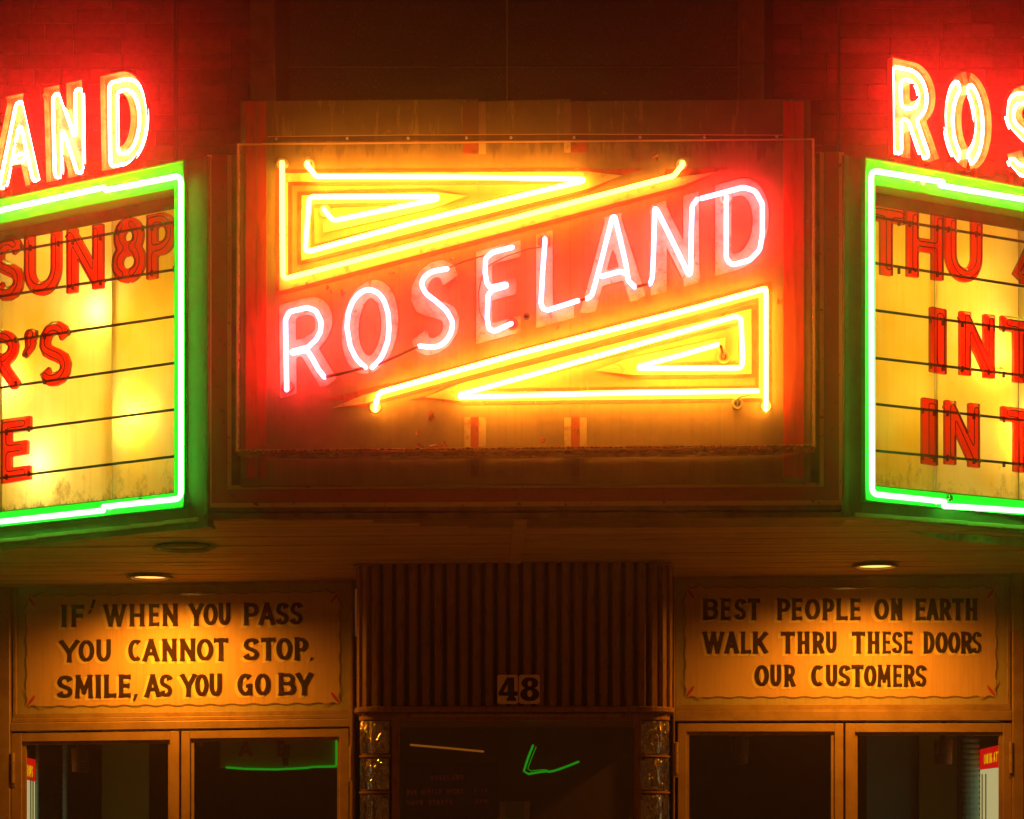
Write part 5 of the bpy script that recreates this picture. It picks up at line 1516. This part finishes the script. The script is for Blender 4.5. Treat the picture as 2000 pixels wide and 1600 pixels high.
# booth interior
mb = MB(); mb.box((bx0 + .1, 2.30, zb0), (bx1 - bx0 - .2, 0, 0), (0, .03, 0), (0, 0, zl - zb0)); mb.build('booth_back', M['lobby_dark'], bt)
# the 48 plates
for i, (c, x0, x1, gx0_, gx1_) in enumerate((('4', 971.5, 1012, 974, 1011), ('8', 1013.5, 1054.5, 1016, 1053.5))):
    T = thing('number_plate', {'4': 'left one of two white plates on the fluted booth, black numeral four', '8': 'right one of two white plates on the fluted booth, black numeral eight'}[c], 'house number', tuple(BOOTH.at((x0 + x1) / 2, 1374, .014)), 'house number plates')
    mb = MB(); pts = []
    for (cx_, cy_, s1, s2) in ((x0, 1375, 1, -1), (x1, 1375, -1, -1), (x1, 1318, -1, 1), (x0, 1318, 1, 1)):
        a, b = (cx_ + s1 * 3, cy_), (cx_, cy_ + s2 * 3)
        pts += [b, a] if (cx_ == x0 and cy_ == 1375) or (cx_ == x1 and cy_ == 1318) else [a, b]
    mb.prism([BOOTH.at(*p, .0145) for p in pts], (0, -.002, 0)); mb.build('plate', M['plate'], T)
    mb = MB(); q = ((gx0_, 1323.5), (gx1_, 1323.5), (gx1_, 1369), (gx0_, 1369)); W = aspect(q, BOOTH)
    if c == '4':
        Pp = [[(x * W, y) for x, y in SLAB['4'][0]]]
        xs, ys, f = field(Pp, W, 40)
        hole = sd_poly([(.47 * W, .72), (.47 * W, .37), (.24 * W, .37)], *np.meshgrid(xs, ys))
        f = np.minimum(f, -hole)
    else:
        Pp = [[(x * W, y) for x, y in arc(.5, .76, .44, .26, 0, 345, 24)], [(x * W, y) for x, y in arc(.5, .28, .5, .30, 0, 345, 24)]]
        xs, ys, f = field(Pp, W, 40)
        XX, YY = np.meshgrid(xs, ys)
        for hh in (arc(.5, .74, .11, .125, 0, 345, 16), arc(.5, .31, .135, .15, 0, 345, 16)): f = np.minimum(f, -sd_poly([(x * W, y) for x, y in hh], XX, YY))
    V, Fc, _ = march(xs, ys, f); G = bilin(q)
    mb.mesh([BOOTH.at(*G(x / W, y), .0172) for x, y, d in V], Fc); mb.build('digit', M['black'], T, recalc=False)
    mb = MB()
    for y in (1321, 1372.5): disc(mb, BOOTH.at((x0 + x1) / 2, y, .0165), BOOTH.n, .0022, .001, (1, 0, 0), 8)
    mb.build('rivet', M['black'], T)

# text rows
def text_row(mb, s, x0, x1, yt, yb, slope, plane, off, w, fl=0.):
    n = len(s); cw = (x1 - x0) / n
    for i, c in enumerate(s):
        if c == ' ': continue
        a = x0 + cw * i + cw * .12; b = x0 + cw * (i + 1) - cw * .12
        if c in 'I1:': a, b = a + cw * .22, b - cw * .22
        dy = lambda x: slope * (x - x0)
        q = ((a, yt + dy(a)), (b, yt + dy(b)), (b, yb + dy(b)), (a, yb + dy(a)))
        W = aspect(q, plane)
        flat_glyph(mb, c, q, plane, off + .0002 * (i % 3), min(w, W * .45) if c not in 'I1' else W * .8, fl, res=14)
BI = Plane((0, yf + .22, 0), (0, -1, 0))
T = thing('notice_board', 'dim board in the booth window reading ROSELAND BOX OFFICE OPENS 7:40 SHOW STARTS 8PM', 'notice board', tuple(BI.at(880, 1600)))
mb = MB(); mb.prism(BI.quad(786, 1490, 972, 1690, -.015), (0, -.01, 0)); mb.build('board', M['dark_board'], T)
mb = MB()
text_row(mb, 'ROSELAND', 840, 906, 1515, 1525, -.03, BI, .001, .2)
text_row(mb, 'BOX OFFICE OPENS', 794, 905, 1543, 1553, -.025, BI, .001, .2)
text_row(mb, '7:40', 924, 953, 1540, 1548, -.02, BI, .001, .2)
text_row(mb, 'SHOW STARTS', 794, 885, 1564, 1574, -.03, BI, .001, .2)
text_row(mb, '8PM', 927, 954, 1561, 1569, -.02, BI, .001, .2)
mb.build('lettering', M['dim_red_text'], T, recalc=False)
GI = Plane((0, yf + .5, 0), (0, -1, 0))
o = tube('green_reflection_tube', smooth_path([GI.at(x, y) for x, y in ((1041, 1456), (1030, 1484), (1021, 1514), (1066, 1506), (1075, 1508), (1100, 1500), (1130, 1488))], 1), .006, M['reflected_green'], None)  # reflection in the booth glass, built as a glowing tube behind it
o['label'] = 'green neon reflection in the booth window, built as a bent tube behind it'; o['category'] = 'reflection'
o = tube('green_reflection_tube', smooth_path([GI.at(x, y) for x, y in ((1047, 1459), (1036, 1486), (1029, 1507), (1062, 1503), (1070, 1505))], 1), .0022, M['reflected_green'], None)  # second, thinner line of the same reflection
o['label'] = 'thin inner line of the green neon reflection in the booth window'; o['category'] = 'reflection'
o = tube('amber_reflection_tube', [GI.at(x, y) for x, y in ((802, 1455), (870, 1461), (944, 1468))], .0055, M['reflected_amber'], None)  # amber reflection in the booth glass, added as a glowing tube behind it
o['label'] = 'amber reflection at the left of the booth window, built as a thin tube'; o['category'] = 'lamp'
T = thing('counter_picture', 'small framed picture low in the booth window', 'picture', tuple(GI.at(1010, 1640)))
mb = MB(); mb.prism(GI.quad(976, 1566, 1034, 1680, 0), (0, -.01, 0)); mb.build('picture_frame', M['frame_pale'], T)
mb = MB(); mb.prism(GI.quad(987, 1566.5, 1024, 1672, .0102), (0, -.002, 0)); mb.build('picture_print', M['teal'], T)

# ================================================================== LOBBY BEHIND THE DOORS
mb = MB(); mb.box((-5, 5.0, 0), (10, 0, 0), (0, .1, 0), (0, 0, 2.9)); o = mb.build('lobby_back_wall', M['lobby_dark'], None); o['kind'] = 'structure'
mb = MB(); mb.box((-5, 2.62, 2.62), (10, 0, 0), (0, 2.4, 0), (0, 0, .05)); o = mb.build('lobby_ceiling', M['lobby_dark'], None); o['kind'] = 'structure'
mb = MB(); mb.box((-5, 2.6, 0), (10, 0, 0), (0, 2.5, 0), (0, 0, .01)); o = mb.build('lobby_floor', M['lobby_dark'], None); o['kind'] = 'structure'
for x in (-3.7, 3.6):
    mb = MB(); mb.box((x, 2.45, 0), (.1, 0, 0), (0, 2.6, 0), (0, 0, 2.9)); o = mb.build('lobby_side_wall', M['lobby_dark'], None); o['kind'] = 'structure'
LB = Plane((0, 4.2, 0), (0, -1, 0))
def on(plane, x0, y0, x1, y1, th=.02, off=0.):
    m_ = MB(); m_.prism(plane.quad(x0, y0, x1, y1, off), plane.n * th); return m_
def tag(o, lab, cat, kind=None):
    o['label'] = lab; o['category'] = cat; return o
tag(on(LB, 1795, 1380, 1868, 1760).build('green_partition', M['lobby_green'], None), 'yellow green wall panel seen through the rightmost door', 'wall panel')
tag(on(LB, 1692, 1380, 1790, 1760, .02, -.1).build('green_partition', M['teal'], None), 'dark teal wall panel at the left of the rightmost door glass', 'wall panel')
tag(on(LB, 200, 1380, 292, 1760, .02, -.1).build('green_partition', M['lobby_green'], None), 'dim green wall panel seen through the leftmost door', 'wall panel')
tag(on(LB, 84, 1497, 116, 1760, .03).build('inner_door', M['recess'], None), 'dark inner door far back behind the leftmost door glass', 'door')
# scalloped teal columns made of stacked rounded courses
def scallop(x0, x1, y0, d, label):
    pl = Plane((0, d - 9.84, 0), (0, -1, 0)); T = thing('tiled_column', label, 'column', tuple(pl.at((x0 + x1) / 2, 1700)))
    me = None; y = y0; i = 0
    r = (pl.at(x1, 1500) - pl.at(x0, 1500)).length / 2
    while y < 1640:
        c = pl.at((x0 + x1) / 2, y + 10.5)
        if me is None:
            m_ = MB(); seg = 14; rows = [(r * .86, 0), (r, .012), (r, .022), (r * .86, .034)]
            V = [Vector((math.cos(2 * math.pi * k / seg) * a, math.sin(2 * math.pi * k / seg) * a, z)) for a, z in rows for k in range(seg)]
            Fc = [(q * seg + k, q * seg + (k + 1) % seg, (q + 1) * seg + (k + 1) % seg, (q + 1) * seg + k) for q in range(3) for k in range(seg)] + [tuple(range(seg))[::-1], tuple(3 * seg + k for k in range(seg))]
            m_.mesh(V, Fc); o = m_.build('tile_course', M['teal'], None, smooth=False); o.parent = T; me = o.data
        else: o = link_mesh('tile_course', me, T)
        o.location = c - wloc(T)
        y += 10.8; i += 1
scallop(1878, 1914, 1440, 13.4, 'ridged teal tiled column left of the COMING ATTRACTIONS case')
scallop(122, 133, 1455, 13.6, 'narrow ridged teal column in the middle of the leftmost door glass')
scallop(70, 77, 1455, 13.3, 'narrow ridged teal column next to the left poster case')
tag(on(Plane((0, 3.7, 0), (0, -1, 0)), 1869, 1437, 1873, 1700, .05).build('dark_post', M['recess'], None), 'thin dark post beside the ridged teal column on the right', 'post')
# poster cases
def poster_case(pl, x0, x1, hy, py1, text, tx, label, vx):
    T = thing('poster_case', label, 'poster case', tuple(pl.at((x0 + x1) / 2, 1720)), 'lit poster cases in the lobby')
    (ya, yb, yc, yd) = hy      # header top left, top right, bottom right, bottom left
    mb = MB(); mb.prism([pl.at(x0, yd, 0), pl.at(x1, yc, 0), pl.at(x1, yb, 0), pl.at(x0, ya, 0)], pl.n * .01); mb.build('header', M['header_lit'], T)
    mb = MB(); mb.prism([pl.at(x0, 1740, 0), pl.at(x1, 1740, 0), pl.at(x1, yc + .6, 0), pl.at(x0, yd + .6, 0)], pl.n * .008); mb.build('lit_poster', M['poster_lit'], T)
    mb = MB()
    for s, a, b in text:
        m = (yb - ya) / (x1 - x0)
        h = (yd - ya)
        text_row(mb, s, a, b, ya + h * .28 + m * (a - x0), ya + h * .78 + m * (a - x0), m, pl, .012, .2)
    mb.build('header_lettering', M['header_text'], T, recalc=False)
    mb = MB()
    for a, b in vx: mb.prism(pl.quad(a, 1512, a + .8, 1740, .008), pl.n * .006)
    mb.build('case_mullion', M['frame_pale'], T)
PR = vplane(1915, 13.5, 1990, 12.55)
if PR.n.y > 0: PR.n = -PR.n
poster_case(PR, 1917, 1992, (1464, 1447, 1494, 1503), 0, (('COMING', 1921.5, 1938), ('ATTRACTIONS', 1940, 1988)), 0, 'lit poster case headed COMING ATTRACTIONS behind the rightmost door', ((1919, 1921.5), (1926, 1928)))
PLf = vplane(10, 12.62, 68, 13.5)
if PLf.n.x < 0: PLf.n = -PLf.n
poster_case(PLf, 10, 66, (1469, 1484, 1526, 1515), 0, (('COMING', 12, 28), ('ATTRACTIONS', 30, 64.5)), 0, 'lit poster case with header ending TIONS behind the leftmost door', ((58.5, 60), (63, 64.5)))
# hanging lanterns
def lantern(xc, y0, d, s, label):
    pl = Plane((0, d - 9.84, 0), (0, -1, 0)); c = pl.at(xc, y0)
    T = thing('ceiling_lantern', label, 'lantern', tuple(c), 'brown drum lanterns under the lobby ceiling')
    k = s * d / F
    mb = MB(); disc(mb, c + Vector((0, 0, -.012 * s * .9)), UP, 24 * k, .03, (1, 0, 0), 20, r2=27 * k); mb.build('canopy_plate', M['lantern'], T)
    mb = MB(); disc(mb, c - UP * 38 * k, UP, 17 * k, 26 * k, (1, 0, 0), 20, r2=17.5 * k); mb.build('upper_drum', M['lantern'], T)
    mb = MB(); disc(mb, c - UP * 58 * k, UP, 16 * k, 19.5 * k, (1, 0, 0), 20, r2=17 * k); mb.build('shade', M['lantern'], T)
    mb = MB(); disc(mb, c - UP * 13 * k, UP, 6 * k, 90 * k, (1, 0, 0), 10); mb.build('stem', M['lantern'], T)
lantern(157, 1450, 13.2, 1.0, 'brown drum lantern hanging behind the leftmost door')
lantern(559, 1444, 13.2, .9, 'brown drum lantern hanging behind the second door from the left')
lantern(1445, 1434, 13.2, 1.0, 'brown drum lantern hanging behind the door right of the booth')
lantern(1842, 1432, 13.0, 1.05, 'brown drum lantern hanging behind the rightmost door')
# reflected green neon and letters, built as objects behind the second door's glass
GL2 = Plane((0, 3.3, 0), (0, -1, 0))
T = thing('reflected_neon_sign', 'green neon reflection in the second glass door from the left, built behind the glass', 'neon sign', tuple(GL2.at(550, 1505)))
tube('neon_tube', fillet([GL2.at(x, y) for x, y in ((657, 1440), (657, 1497), (610, 1498), (600, 1500), (540, 1503), (480, 1502), (442, 1499))], .01, 3), .0065, M['reflected_green'], T)
mb = MB(); mb.prism(GL2.quad(430, 1436, 668, 1500, -.03), (0, -.01, 0)); mb.build('reflected_sign_face', M['lobby_green'], T)
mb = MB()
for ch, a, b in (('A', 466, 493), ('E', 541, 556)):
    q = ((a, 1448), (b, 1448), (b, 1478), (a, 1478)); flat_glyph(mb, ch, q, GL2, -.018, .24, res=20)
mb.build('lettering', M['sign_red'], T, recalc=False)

# ================================================================== SOFFIT DOWNLIGHTS
def downlight(px, py, d, lit, label):
    c = wpt(px, py, d); c.z = sofz(c.x)
    T = thing('soffit_downlight', label, 'downlight', tuple(c), 'round downlights recessed in the soffit')
    r = .098 if lit else .125
    mb = MB(); washer(mb, c - UP * .012, -UP, r, r + .024, .010, (1, 0, 0), 28); mb.build('trim_ring', M['fascia'], T)
    mb = MB()
    seg = 28; V = []; 
    for z, rr_ in ((-.010, r), (.055, r * .9)): V += [c + Vector((math.cos(2 * math.pi * k / seg) * rr_, math.sin(2 * math.pi * k / seg) * rr_, z)) for k in range(seg)]
    mb.mesh(V, [(k, (k + 1) % seg, seg + (k + 1) % seg, seg + k) for k in range(seg)] + [tuple(range(seg, 2 * seg))]); mb.build('can', M['box_white'] if lit else M['hole'], T)
    mb = MB(); disc(mb, c + UP * (-.008 if lit else .02), UP, r * .97, .006, (1, 0, 0), 28); mb.build('lens', M['can_lamp'] if lit else M['hole'], T)
    if lit:
        ld = bpy.data.lights.new('downlight_beam', 'SPOT'); ld.energy = LAMP_W; ld.color = (1, .31, .012); ld.spot_size = R(164); ld.spot_blend = .8; ld.shadow_soft_size = .05
        lo = bpy.data.objects.new('downlight_beam', ld); COL.objects.link(lo); lo.parent = T; lo.location = (0, 0, -.022)
LAMP_W = 165
downlight(293, 1119, 11.85, True, 'lit round downlight in the soffit over the left doors')
downlight(1710, 1104, 11.62, True, 'lit round downlight in the soffit over the right doors')
downlight(360, 1062, 10.66, False, 'dark unlit round downlight near the left letter board')

# ------------------------------------------------------------------ haze volume added for the lens bloom round the neon
hm, hn, hl = newmat('bloom_haze')
ho = hn.new('ShaderNodeOutputMaterial')
hv = hn.new('ShaderNodeVolumePrincipled')
hv.inputs['Color'].default_value = (.9, .88, .85, 1)
hv.inputs['Density'].default_value = BLOOM_HAZE
hv.inputs['Anisotropy'].default_value = .97
hl.new(hv.outputs[0], ho.inputs['Volume'])
mb = MB(); mb.box((-45, -32, -1.4), (90, 0, 0), (0, 42, 0), (0, 0, 9.4))
if BLOOM_HAZE > 0:
    o = mb.build('bloom_haze', hm, None); o['kind'] = 'stuff'
